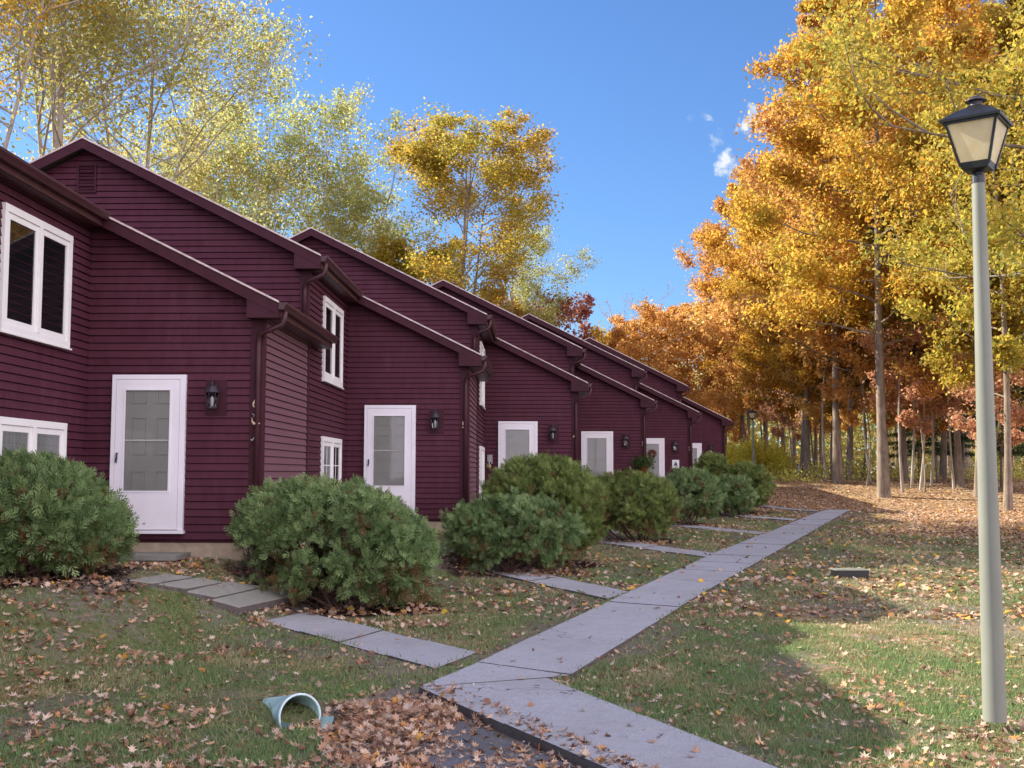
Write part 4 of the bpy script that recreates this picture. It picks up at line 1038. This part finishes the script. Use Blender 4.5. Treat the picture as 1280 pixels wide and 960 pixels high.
tpx('tall', 1127, 58, 5.2, .92, 'dark trunked tree just right of the thick sunlit trunk', group=G_R, mat='gold')
tpx('tall2', 1177, 60, 3.2, .95, 'golden tree with a grey trunk between the birches and the leaning tree', group=G_R, mat='yellow')
tpx('tall2', 1203, 54, .9, .95, 'brown trunked tree just left of the near lamp post', group=G_R, mat='yellow')
tpx('tall2', 1222, 50, 2.5, .8, 'leaning dark tree hidden in part by the near lamp post', group=G_R, mat='orange')
tpx('near', 1600, 25, 2.0, 1.12, 'near yellow tree whose branches reach in over the near lamp', group=G_R)
tpx('tall2', 1262, 44, 1.9, .85, 'dark leaning tree at the right edge of the picture', group=G_R, mat='yellow')
tpx('tall2', 1284, 47, 4.4, .9, 'dark upright tree at the very right edge', group=G_R, mat='yellow')
for i, (px, Y, rz, sc, lab) in enumerate([(1132, 52, 1, 1.0, 'thin pale tree right beside the dark trunk'), (1142, 54, 2, .95, 'thin pale tree, second from the thick sunlit trunk'), (1149, 53, 3, .9, 'thin pale stem in the middle of the pale group'),
    (1160, 55, 4, 1.0, 'thin pale tree at the right of the pale group'), (1189, 53, 5, .85, 'thin light stem left of the brown trunk by the lamp post'), (1088, 57, 6, .9, 'thin stem between the two thick trunks'), (1036, 59, 7, .9, 'thin stem left of the big orange tree')]):
    tpx('slim', px, Y, rz, sc, lab, group='thin stemmed trees', mat=['olive', 'gold', 'orange', 'yellow'][i % 4])
for i, (px, Y, sc, m_) in enumerate([(1082, 55, .95, 'orange'), (1150, 52, .95, 'red'), (1172, 57, .8, 'orange'), (1250, 46, .8, 'red'), (1030, 62, .9, 'orange'), (985, 68, .8, 'red')]):
    lab = ['orange sapling between the thick trunks', 'bright red sapling just right of the thick sunlit trunk', 'orange sapling over the pale stems', 'red sapling right of the near lamp post', 'orange sapling left of the thick trunks', 'red tinted sapling behind the yellow bush'][i]
    tpx('understory', px, Y, i*1.3, sc, lab, group='saplings under the big trees', mat=m_)
for i, (px, Y, sc, m_) in enumerate([(965, 70, 1.35, 'orange'), (1018, 67, 1.3, 'gold'), (1045, 64, 1.25, 'gold'), (1074, 62, 1.35, 'gold'), (1112, 64, 1.4, 'orange'), (1160, 66, 1.4, 'gold'), (1196, 60, 1.3, 'orange'), (1228, 58, 1.3, 'gold'), (1258, 54, 1.2, 'yellow'), (945, 76, 1.4, 'orange')]):
    lab = ['orange small tree just right of the far lamp post', 'golden small tree between the straight orange tree and the thick trunks', 'yellowish small tree left of the big orange one', 'golden small tree behind the two dark trunks', 'orange small tree right behind the largest tree', 'golden small tree behind the pale stems', 'orange small tree behind the brown trunk', 'golden small tree behind the near lamp post', 'yellow small tree at the right edge of the wood', 'orange small tree above the yellow bush'][i]
    tpx('understory', px, Y, i*2.1+.4, sc, lab, group='small trees filling the wood edge', mat=m_)
tpx('tall', 930, 80, 2.2, .92, 'orange tree reaching out left over the last roof', group=G_R, mat='orange')
tpx('tall2', 962, 76, .7, 1.04, 'golden tree between the last roof and the wood', group=G_R, mat='gold')
tpx('great', 1345, 47, 3.1, .9, 'broad yellow tree whose crown fills the right edge behind the lamp', group=G_R, mat='yellow')
tpx('great', 1205, 66, 5.3, 1.2, 'tall golden tree standing deeper behind the lamp post', group=G_R, mat='gold')
rng = random.Random(8)
for i in range(34):
    Y = rng.uniform(68, 112); px = rng.uniform(975, 1420)
    tpx(rng.choice(['tall2', 'slim', 'slim', 'tall2', 'slim']), px, Y, rng.uniform(0, 6), rng.uniform(.62, .85), 'tree trunk deep inside the woods', group='trees deep inside the woods', mat=rng.choice(['gold', 'gold', 'yellow', 'olive']))
for (px, Y, sc, lab) in [(1192, 62, .75, 'green pine behind the brown trunk'), (1262, 58, .95, 'green pine right of the near lamp post'), (1150, 72, .8, 'green pine deeper in behind the pale stems'), (1300, 52, 1.0, 'green pine at the right edge')]:
    tpx('pine', px, Y, Y, sc, lab, name='pine_tree', cat='pine')
G_L = 'trees behind the houses'
tpx('branchy', 60, 36, .5, 1.12, 'spreading tree with many bare limbs at the upper left corner', group=G_L, mat='olive')
tpx('branchy', 170, 41, 2.7, .98, 'grey limbed tree just behind the nearest gable', group=G_L, mat='palegreen')
tpx('branchy', -60, 33, 4.1, 1.0, 'golden brown tree at the left edge', group=G_L, mat='gold')
tpx('bushtree', 20, 44, 4.1, .95, 'golden brown round tree low behind the left roofs', group=G_L, mat='gold')
tpx('airy', 262, 70, 1.1, 1.32, 'light yellow green tree right of the spreading one', group=G_L, mat='olive')
tpx('airy', 330, 76, 2.2, 1.46, 'airy pale green tree between the first two peaks', group=G_L)
tpx('airy', 405, 75, 3.4, 1.42, 'airy grey green tree above the second peak', group=G_L)
tpx('airy', 450, 78, .2, 1.1, 'small yellow green tree tucked left of the tall yellow tree', group=G_L, mat='olive')
tpx('centre', 577, 66, .5, 1.36, 'tall yellow tree standing alone above the middle roofs', group=G_L, zs=.81)
tpx('bushtree', 522, 74, 1.5, 1.1, 'low yellow tree at the foot of the tall yellow one', group=G_L, mat='yellow')
tpx('bushtree', 455, 76, 5, 1.12, 'low lime tree left of the tall yellow one', group=G_L, mat='yellow')
tpx('airy', 640, 78, 4.2, .98, 'thin grey green tree at the right side of the tall yellow one', group=G_L)
tpx('bushtree', 600, 80, 2.5, .93, 'small orange tree peeking over the third and fourth roofs', group=G_L, mat='gold')
tpx('understory', 684, 82, 2.5, 1.62, 'small mauve red tree over the middle roof slope', group=G_L, mat='mauve')
tpx('bushtree', 300, 60, 3.3, .78, 'yellow tree low behind the second roof slope', group=G_L, mat='yellow')
tpx('bushtree', 190, 52, 1.3, .75, 'yellow green tree low behind the nearest gable', group=G_L, mat='olive')
tpx('bushtree', 765, 84, 1.0, .80, 'pale orange tree left of the bare crown', group=G_L, mat='gold')
tpx('bushtree', 815, 80, 2.0, .86, 'orange tree under the bare crown', group=G_L, mat='orange')
tpx('bushtree', 862, 84, 3.0, .93, 'orange tree right of the bare crown', group=G_L, mat='orange')
tpx('bushtree', 905, 82, 3.9, .86, 'orange tree just above the last roof', group=G_L, mat='orange')
tpx('bare', 812, 86, 1.0, .98, 'leafless tree top sticking up above the last roofs', group=G_L)

# far woods, one mass
rs = np.random.RandomState(9)
def mass(name, n, fx, label, mat, size, cat, aspect=.7):
    P = fx(rs, n); V, F_, A = quads(rs, P, size, rs.uniform(0, 1, len(P)), aspect)
    o = link(name, npmesh(name, V, F_, LMat(mat), dict(v=A))); tag(o, label, cat, kind='stuff'); return o
def farw(rs, n):
    x = rs.uniform(-110, 190, n); y = rs.uniform(120, 160, n); h = 9+7*fbm(x, y*0, .07)+3*vnoise(x, y, .25)
    z = 1.4+h*rs.uniform(0, 1, n)**1.15; return np.stack([x, y, z], 1)
mass('far_woods', 150000, farw, 'far belt of autumn woods closing the view', 'olive', .7, 'woods')
def undr(rs, n):
    c = 260; cx = rs.uniform(9, 60, c); cyy = rs.uniform(55, 84, c); hh = rs.uniform(.35, 1.3, c); i = rs.randint(0, c, n)
    P = np.stack([cx[i]+rs.randn(n)*.55, cyy[i]+rs.randn(n)*.5, 0*cx[i]], 1); P[:, 2] = gz(P[:, 0], P[:, 1], False)+hh[i]*rs.uniform(.05, 1, n); return P
mass('undergrowth', 26000, undr, 'pale yellow green undergrowth at the foot of the wood edge', 'under', .14, 'undergrowth')
# yellow bush by the far lamp
b = at(946, 590, 65)
e = empty('yellow_bush', (b.x, 65, g1(b.x, 65, False))); e.scale = (1.0, 1.0, 1.12); tag(e, 'bright yellow bush beside the far lamp post', 'bush')
n = 13000; c = 60; cs = np.stack([rs.uniform(-1.9, 1.9, c), rs.uniform(-1.3, 1.3, c), rs.uniform(.5, 1.75, c)], 1); cs[:, 2] *= (1-.35*(np.abs(cs[:, 0])/1.9)**2); i = rs.randint(0, c, n)
P = cs[i]+rs.randn(n, 3)*.26; P[:, 2] = np.maximum(P[:, 2], .15); V, F_, A = quads(rs, P, .12, rs.uniform(0, 1, n)); link('foliage', npmesh('foliage', V, F_, LMat('lemon'), dict(v=A)), e)
mb = MB(); rng = random.Random(2)
for k in range(18):
    a = rng.uniform(0, 6.28); mb.tube([(0, 0, -.1), (math.cos(a)*.4, math.sin(a)*.4, .6), (math.cos(a)*1.3, math.sin(a)*.9, 1.4)], [.03, .02, .006], 5)
mb.build('stems', M['bark'], e)

# ------------------------------------------------------------------ grass
rs = np.random.RandomState(21)
def on_paving(x, y):
    m = inpoly(x, y, [(-1.0, 9.56), (.51, 7.0), (2.75, 3.1), (3.75, 2.75), (1.6, 7.05), (.17, 9.9), (.34, 10.2)] + [(-.56, 10.8)])
    m |= inpoly(x, y, WALK_MAIN_L+WALK_MAIN_R[::-1]); m |= inpoly(x, y, [(p6[0].x, p6[0].y), (p6[1].x, p6[1].y), (p6[3].x, p6[3].y), (p6[2].x, p6[2].y)])
    for k in range(5):
        ox, oy = k*DX, k*DY; m |= inpoly(x, y, [(-1.27+ox, 20.2+oy), (1.0+ox, 15.65+oy), (1.4+ox, 16.6+oy), (-.6+ox, 20.8+oy)])
    return m
def in_house(x, y):
    m = np.zeros(np.shape(x), bool)
    for (hx, hy) in UNIT_POS: m |= (x < hx+.02) & (x > hx+WEST) & (y > hy-.05) & (y < hy+DY)
    return m
n = 900000
y = 5.4+ (rs.uniform(0, 1, n)**1.9)*30; x = y*rs.uniform(-.52, .52, n)
t = x-(.353*(y-Y6)+X6)
dens = .32+.68*sm((fbm(x+31, y+3, .8)*-1+.60)/.10)
dens *= .20+.80*sm((.60-fbm(x, y, 1.6))/.2); dens *= 1-.93*litmask(x, y)
keep = (rs.uniform(0, 1, n) < dens) & ~on_paving(x+.035*rs.randn(n), y+.035*rs.randn(n)) & ~in_house(x, y) & (bedmask(x, y) < .35) & (convdist(x, y, PIT) < .03) & (np.hypot(x+1.70, y-8.55) > .27)
x, y = x[keep], y[keep]; n = len(x); z = gz(x, y)+.028*on_paving(x, y)
h = .016+.024*rs.uniform(0, 1, n)**1.5+.012*(fbm(x, y, 1.3)-.3); h = h*(1+.02*y); wd = .0028+.00035*y
a = rs.uniform(0, 6.283, n); lx, ly = rs.randn(n)*.45*h, rs.randn(n)*.45*h
c_, s_ = np.cos(a)*wd, np.sin(a)*wd
V = np.stack([np.stack([x-c_, y-s_, z-.004], 1), np.stack([x+c_, y+s_, z-.004], 1), np.stack([x+lx, y+ly, z+h], 1)], 1).reshape(-1, 3)
val = np.clip(.46-.12*sm((x-1.5)/3)+.8*(fbm(x, y, .7)-.5)+.5*(vnoise(x, y, 2.6)-.5)+.5*(rs.uniform(0, 1, n)-.5), 0, 1)
tag(link('grass', npmesh('grass', V, np.arange(3*n).reshape(n, 3), LMat('grass', transl=.3, vary=0), dict(v=np.repeat(val, 3)))), 'short patchy lawn grass', 'grass', kind='stuff')

# ------------------------------------------------------------------ fallen leaves
def leafpts(n, fy, dens_fn, lift=.012):
    y = fy(n); x = y*rs.uniform(-.56, .56, n); k = (rs.uniform(0, 1, n) < dens_fn(x, y)) & ~in_house(x, y); x, y = x[k], y[k]
    z = gz(x, y)+lift*rs.uniform(.3, 1.5, len(x)); pv = on_paving(x, y); z = np.where(pv, .0125*y+.045, z); return np.stack([x, y, z], 1)
def near_d(x, y):
    c = sm((fbm(x+5, y+2, .9)-.42)/.25); c2 = sm((vnoise(x, y, 3.5)-.45)/.4)
    d = .15+.8*c*c2; d = np.where(on_paving(x, y), .014, d)
    bd = bedmask(x, y); d = np.maximum(d, .45*bd*(1-bd)*4*.6); d = np.where(bd > .9, .14, d)
    d = np.where(convdist(x, y, PIT) > 0, .5, d); return np.clip(d, 0, 1)
P = leafpts(54000, lambda n: 5.6+rs.uniform(0, 1, n)**1.5*11, near_d, .02)
val = rs.uniform(0, 1, len(P)); val = np.where(val > .93, rs.uniform(.1, 1, len(P)), val); parts = [lobed(rs, P[:len(P)//2], .11, val[:len(P)//2], spread=.32, curl=.8), lobed(rs, P[len(P)//2:], .06, val[len(P)//2:], spread=.5, curl=.8)]
# drifts: path edges, along the pit, below the shrubs
def drift(cx, cyy, rx, ry, n, zz=.02, size=.125, layers=.05):
    a = rs.uniform(0, 6.283, n); r = np.sqrt(rs.uniform(0, 1, n)); x = cx+rx*r*np.cos(a); y = cyy+ry*r*np.sin(a)
    k = ~on_paving(x, y) & ~in_house(x, y); x, y, r = x[k], y[k], r[k]
    z = gz(x, y)+zz+layers*rs.uniform(0, 1, len(x))*(1-r*.7); return lobed(rs, np.stack([x, y, z], 1), size, rs.uniform(.12, .95, len(x))**1.0, spread=.55)
for (cx, cyy, rx, ry, n, lay) in [(-1.08, 8.6, .52, .62, 800, .10), (-1.05, 7.85, .42, .65, 380, .07), (-.75, 6.9, .30, .5, 110, .04), (.0, 7.35, .45, .5, 90, .02), (.9, 5.9, .3, .7, 90, .02), (-.65, 9.25, .4, .35, 260, .07), (-1.35, 8.9, .35, .3, 160, .05),
        (-3.0, 13.6, .75, .5, 260, .05), (-2.6, 13.25, .4, .3, 120, .04), (-4.4, 13.9, .9, .35, 240, .05), (-5.0, 12.2, .9, .5, 260, .04), (-2.2, 13.2, 1.3, .35, 260, .04), (-4.3, 10.9, 1.3, .4, 240, .03), (-2.6, 7.4, .6, .5, 110, .03), (-3.0, 8.6, .7, .3, 100, .03), (-1.9, 6.8, .5, .5, 110, .03),
        (3.5, 8.2, .5, .4, 90, .02), (2.6, 7.4, .7, .5, 90, .02), (2.4, 9.4, .7, .5, 90, .02), (4.0, 7.2, .6, .6, 110, .02), (-.4, 19.4, 1.7, .5, 260, .04), (2.3, 26.4, 1.7, .8, 240, .04), (5.2, 32.6, 1.4, .8, 180, .04)]:
    parts.append(drift(cx, cyy, rx, ry, n, layers=lay))
parts.append(drift(-1.60, 8.45, .22, .18, 80, layers=.03))
V, F_, A = merge(parts)
tag(link('fallen_leaves', npmesh('fallen_leaves', V, F_, LMat('litter', transl=.2, vary=0), dict(v=A))), 'curled tan and orange fallen leaves on the near lawn and in the sunken corner', 'leaves', kind='stuff')
def far_d(x, y):
    l = litmask(x, y)
    d = .13+.35*sm((fbm(x+5, y+2, .7)-.45)/.2)+.8*l; d = np.where(on_paving(x, y), .008, d); bd = bedmask(x, y); return np.clip(np.maximum(d, .35*bd), 0, 1)
P = leafpts(170000, lambda n: 14+rs.uniform(0, 1, n)**1.2*72, far_d, .02)
V, F_, A = quads(rs, P, .105, rs.uniform(0, 1, len(P)), .75, np.array([0, 0, 1.]), .4)
tag(link('fallen_leaves', npmesh('leaf_carpet', V, F_, LMat('litter', transl=.2, vary=0), dict(v=A))), 'carpet of fallen leaves spreading to the wood edge', 'leaves', kind='stuff')
# bark chips in the beds
P = leafpts(60000, lambda n: 9+rs.uniform(0, 1, n)**1.6*24, lambda x, y: (bedmask(x, y) > .4)*(~on_paving(x, y))*1.0, .01)
q = simple('bark_mulch', (.035, .018, .015), .9, .1, .5, 25)
V, F_, A = quads(rs, P, .05, rs.uniform(0, 1, len(P)), .4, np.array([0, 0, 1.]), .6)
tag(link('mulch', npmesh('mulch', V, F_, q, dict(v=A))), 'dark bark mulch under the shrubs', 'mulch', kind='stuff')

# ------------------------------------------------------------------ lamp posts
def lamp_post(x, y, z, H, rz, label, lean=0):
    e = empty('lamp_post', (x, y, z), rz); tag(e, label, 'lamp post', 'lamp posts beside the sidewalk'); e.rotation_euler = (0, lean, rz)
    hb = H-.62
    mb = MB(); mb.smooth = True; mb.lathe([(.082, -.1), (.080, .3), (.066, hb*.5), (.047, hb)], 20); mb.build('pole', M['pole'], e)
    mb = MB(); mb.lathe([(.050, hb-.05), (.050, hb+.005), (.044, hb+.01), (.04, hb+.035), (.06, hb+.045)], 16); mb.build('collar', M['black'], e)
    z0, z1 = hb+.05, hb+.41
    mb = MB(); b0, b1 = .092, .182
    mb.loft4([(b0-.03, z0-.01), (b0+.002, z0+.002), (b0+.014, z0+.05)])
    for sx in (-1, 1):
        for sy in (-1, 1):
            mb.tube([(sx*(b0+.008), sy*(b0+.008), z0+.02), (sx*b1, sy*b1, z1)], .013, 4)
    for s_ in (-1, 1):
        mb.box(-b1, b1, s_*b1-.014, s_*b1+.014, z1-.028, z1-.002); mb.box(s_*b1-.0135, s_*b1+.0135, -b1, b1, z1-.0275, z1-.0025)
    mb.build('lantern_frame', M['black'], e)
    mb = MB()
    for i, (sx, sy) in enumerate(((0, -1), (1, 0), (0, 1), (-1, 0))):
        a, c_ = b0+.008, b1-.004
        if sx == 0: mb.quad((-a, sy*a, z0+.04), (a, sy*a, z0+.04), (c_, sy*c_, z1-.02), (-c_, sy*c_, z1-.02))
        else: mb.quad((sx*a, -a, z0+.04), (sx*a, a, z0+.04), (sx*c_, c_, z1-.02), (sx*c_, -c_, z1-.02))
    mb.build('lamp_glass', M['frost'], e)
    mb = MB(); mb.loft4([(b1+.03, z1-.012), (b1+.034, z1+.006), (b1*.62, z1+.085), (b1*.30, z1+.118), (b1*.26, z1+.13)]); mb.build('lantern_roof', M['black'], e)
    mb = MB(); mb.lathe([(.044, z1+.128), (.044, z1+.165), (.078, z1+.167), (.073, z1+.178), (.03, z1+.205), (.001, z1+.21)], 16); mb.build('vent_cap', M['bronze'], e)
    return e
b = at(1243, 883, 8.3); t = at(1222, 120, 8.3)
lamp_post(b.x, 8.3, b.z, t.z-b.z, R(-35), 'near lamp post with black square lantern on a tall grey green pole', lean=0)
b = at(942, 592, 62); t = at(941, 511, 62); gb = g1(b.x, 62, False)
lamp_post(b.x, 62, gb, t.z-gb, R(-30), 'far lamp post beside the yellow bush')

# ------------------------------------------------------------------ drain pipe and inlet
p = at(368, 862, 8.75); zt = g1(-1.95, 8.95, False)
e = empty('drain_pipe', (-1.95, 8.98, .0125*9-.07), 0); e.rotation_euler = (0, R(-10), R(-50)); e.scale = (1.1, 1.05, .98); tag(e, 'pale teal plastic pipe end sticking out of the lawn above the leaf pile', 'drain pipe')
mb = MB(); mb.smooth = True; n = 28
def ring(x, r, z, cut=0): return [(x+cut*(1+math.sin(t))*.5, r*math.cos(t), z+r*math.sin(t)) for t in [2*math.pi*k/n for k in range(n)]]
rings = [ring(-.30, .145, .0), ring(-.1, .150, .0), ring(.06, .165, -.01), ring(.17, .172, -.01)]
rings_in = [ring(.17, .160, -.01), ring(.06, .155, -.01), ring(-.1, .140, .0), ring(-.30, .135, .0)]
allr = rings+rings_in
for i in range(len(allr)-1):
    for k in range(n): mb.quad(allr[i][k], allr[i][(k+1) % n], allr[i+1][(k+1) % n], allr[i+1][k])
half = [(math.pi*1.05+ (math.pi*.9)*k/14) for k in range(15)]
for i_ in range(14):
    a_, b_ = half[i_], half[i_+1]
    mb.quad((.17, .166*math.cos(a_), -.01+.166*math.sin(a_)), (.17, .166*math.cos(b_), -.01+.166*math.sin(b_)), (.36, .175*math.cos(b_), -.01+.172*math.sin(b_)), (.36, .175*math.cos(a_), -.01+.172*math.sin(a_)))
mb.build('pipe', M['teal'], e)
mb = MB(); mb.smooth = True; mb.tube([(.172, .168*math.cos(t), -.01+.168*math.sin(t)) for t in np.linspace(-.5, math.pi+.5, 20)], .010, 6); mb.build('rim', M['tealwhite'], e)
b = gp(1062, 722)
e = empty('drain_inlet', (b.x, b.y, b.z), R(4)); tag(e, 'flat black drainage inlet box sticking out of the lawn', 'drain inlet')
mb = MB(); w_, d_ = .27, .17
mb.prism([(-w_, .125), (w_, .125), (w_-.03, -.03), (-w_+.04, -.03)], 'y', -d_, d_); mb.build('housing', M['black'], e)
mb = MB(); mb.box(-w_-.02, w_+.01, -d_-.01, d_+.01, .128, .142); mb.build('lid', M['pole'], e)

# ------------------------------------------------------------------ things on the far houses
X, Y = UNIT_POS[4]
e = empty('hanging_planter', (X-.06, Y-.22, 1.95)); tag(e, 'terracotta pot of leafy green plants hanging at the corner of number 3', 'planter')
mb = MB(); mb.smooth = True; mb.lathe([(.001, 0), (.09, .0), (.135, .18), (.15, .19), (.15, .22), (.13, .22), (.12, .17), (.001, .17)], 18); mb.build('pot', M['terracotta'], e)
mb = MB(); mb.tube([(0, .18, .55), (0, .0, .56), (0, 0, .2)], .008, 6); mb.build('bracket', M['bronze'], e)
n = 1500; P = rs.randn(n, 3)*np.array([.14, .12, .10])+np.array([-.03, 0, .32]); V, F_, A = quads(rs, P, .07, rs.uniform(0, .97, n)); link('plant', npmesh('plant', V, F_, LMat('pot', vary=0), dict(v=A)), e)
X, Y = UNIT_POS[5]
e = empty('wreath', (X-1.48, Y-.13, 2.68)); tag(e, 'dark red wreath on the glass of the second farthest door', 'wreath')
n = 900; a = rs.uniform(0, 6.283, n); r = .11+rs.randn(n)*.03; P = np.stack([r*np.cos(a), rs.randn(n)*.02, r*np.sin(a)], 1); V, F_, A = quads(rs, P, .045, rs.uniform(0, .4, n)); link('leaves', npmesh('leaves', V, F_, LMat('red', vary=0), dict(v=A)), e)
mb = MB(); mb.tube([(.11*math.cos(t), .01, .11*math.sin(t)) for t in np.linspace(0, 6.283, 17)], .012, 6); mb.build('ring', M['twig'], e)
e = empty('wall_plate', (X-.60, Y-.032, 2.30)); tag(e, 'small white wall plate with a dark mark below the lantern of the second farthest house', 'sign')
mb = MB(); mb.box(-.13, .13, -.022, 0, -.16, .16); mb.build('plate', M['mat_white'], e)
mb = MB(); mb.tube([(-.055, -.03, -.06), (-.01, -.03, .07), (.01, -.03, .07), (.055, -.03, -.06)], .016, 6); mb.tube([(-.04, -.03, -.02), (.04, -.03, -.02)], .022, 6); mb.build('mark', M['black'], e)

# ------------------------------------------------------------------ parked cars beyond the trees
def car(x, y, rz, col, label):
    e = empty('parked_car', (x, y, g1(x, y, False)), rz); tag(e, label, 'car', 'cars parked beyond the trees')
    key = 'paint_'+label[:9].replace(' ', '_'); pm = simple(key, col, .25, .6, .03, 2)
    mb = MB(); w_ = .86
    low = [(-2.2, .32), (-2.25, .62), (-2.1, .86), (-1.3, .93), (1.0, .95), (1.9, .86), (2.2, .70), (2.25, .4), (2.1, .28), (-2.0, .26)]
    mb.prism(low, 'y', -w_, w_)
    cab = [(-1.75, .90), (-1.2, 1.38), (.35, 1.42), (1.15, .93)]; k = .18; n0 = len(mb.v)
    for sgn in (-1, 1):
        for (a, z) in cab: mb.v.append((a, sgn*(w_-.03-(k if z > 1.2 else 0)), z))
    mb.f += [(n0, n0+1, n0+2, n0+3), (n0+7, n0+6, n0+5, n0+4), (n0, n0+4, n0+5, n0+1), (n0+1, n0+5, n0+6, n0+2), (n0+2, n0+6, n0+7, n0+3)]; mb.mi += [0]*5
    mb.build('body', pm, e)
    mb = MB()
    for sgn in (-1, 1):
        yb, yt = sgn*(w_-.02), sgn*(w_-.175)
        for (a, b_, c_, d2) in ((-1.45, -.42, -.42, -1.1), (-.34, .95, .30, -.34)): mb.quad((a, yb, .98), (b_, yb, .98), (c_, yt, 1.34), (d2, yt, 1.34))
    mb.build('side_window', M['dark'], e)
    mb = MB(); mb.quad((1.17, -.7, .99), (1.17, .7, .99), (.42, .58, 1.40), (.42, -.58, 1.40)); mb.build('windscreen', M['dark'], e)
    for sx in (-1.35, 1.35):
        for sgn in (-1, 1):
            mb = MB()
            mb.tube([(sx, sgn*(w_-.16), .32), (sx, sgn*(w_+.01), .32)], .32, 18); wo = mb.build('wheel', M['black'], e)
            mb = MB(); mb.tube([(sx, sgn*(w_+.0), .32), (sx, sgn*(w_+.02), .32)], .19, 12); mb.build('rim', M['mat_white'], wo)
    for sgn in (-1, 1): mb = MB(); mb.box(2.16, 2.25, sgn*.62-.16, sgn*.62+.16, .60, .72); mb.build('headlight', M['mat_white'], e)
b = at(986, 590, 104); car(b.x, 104, R(70), (.05, .16, .42), 'blue car parked beyond the trees behind the yellow bush')
b = at(957, 590, 108); car(b.x, 108, R(60), (.55, .57, .60), 'silver car seen just right of the far lamp post')
b = at(1121, 590, 106); car(b.x, 106, R(15), (.72, .72, .72), 'white car glimpsed between the thick trunk and the dark one')
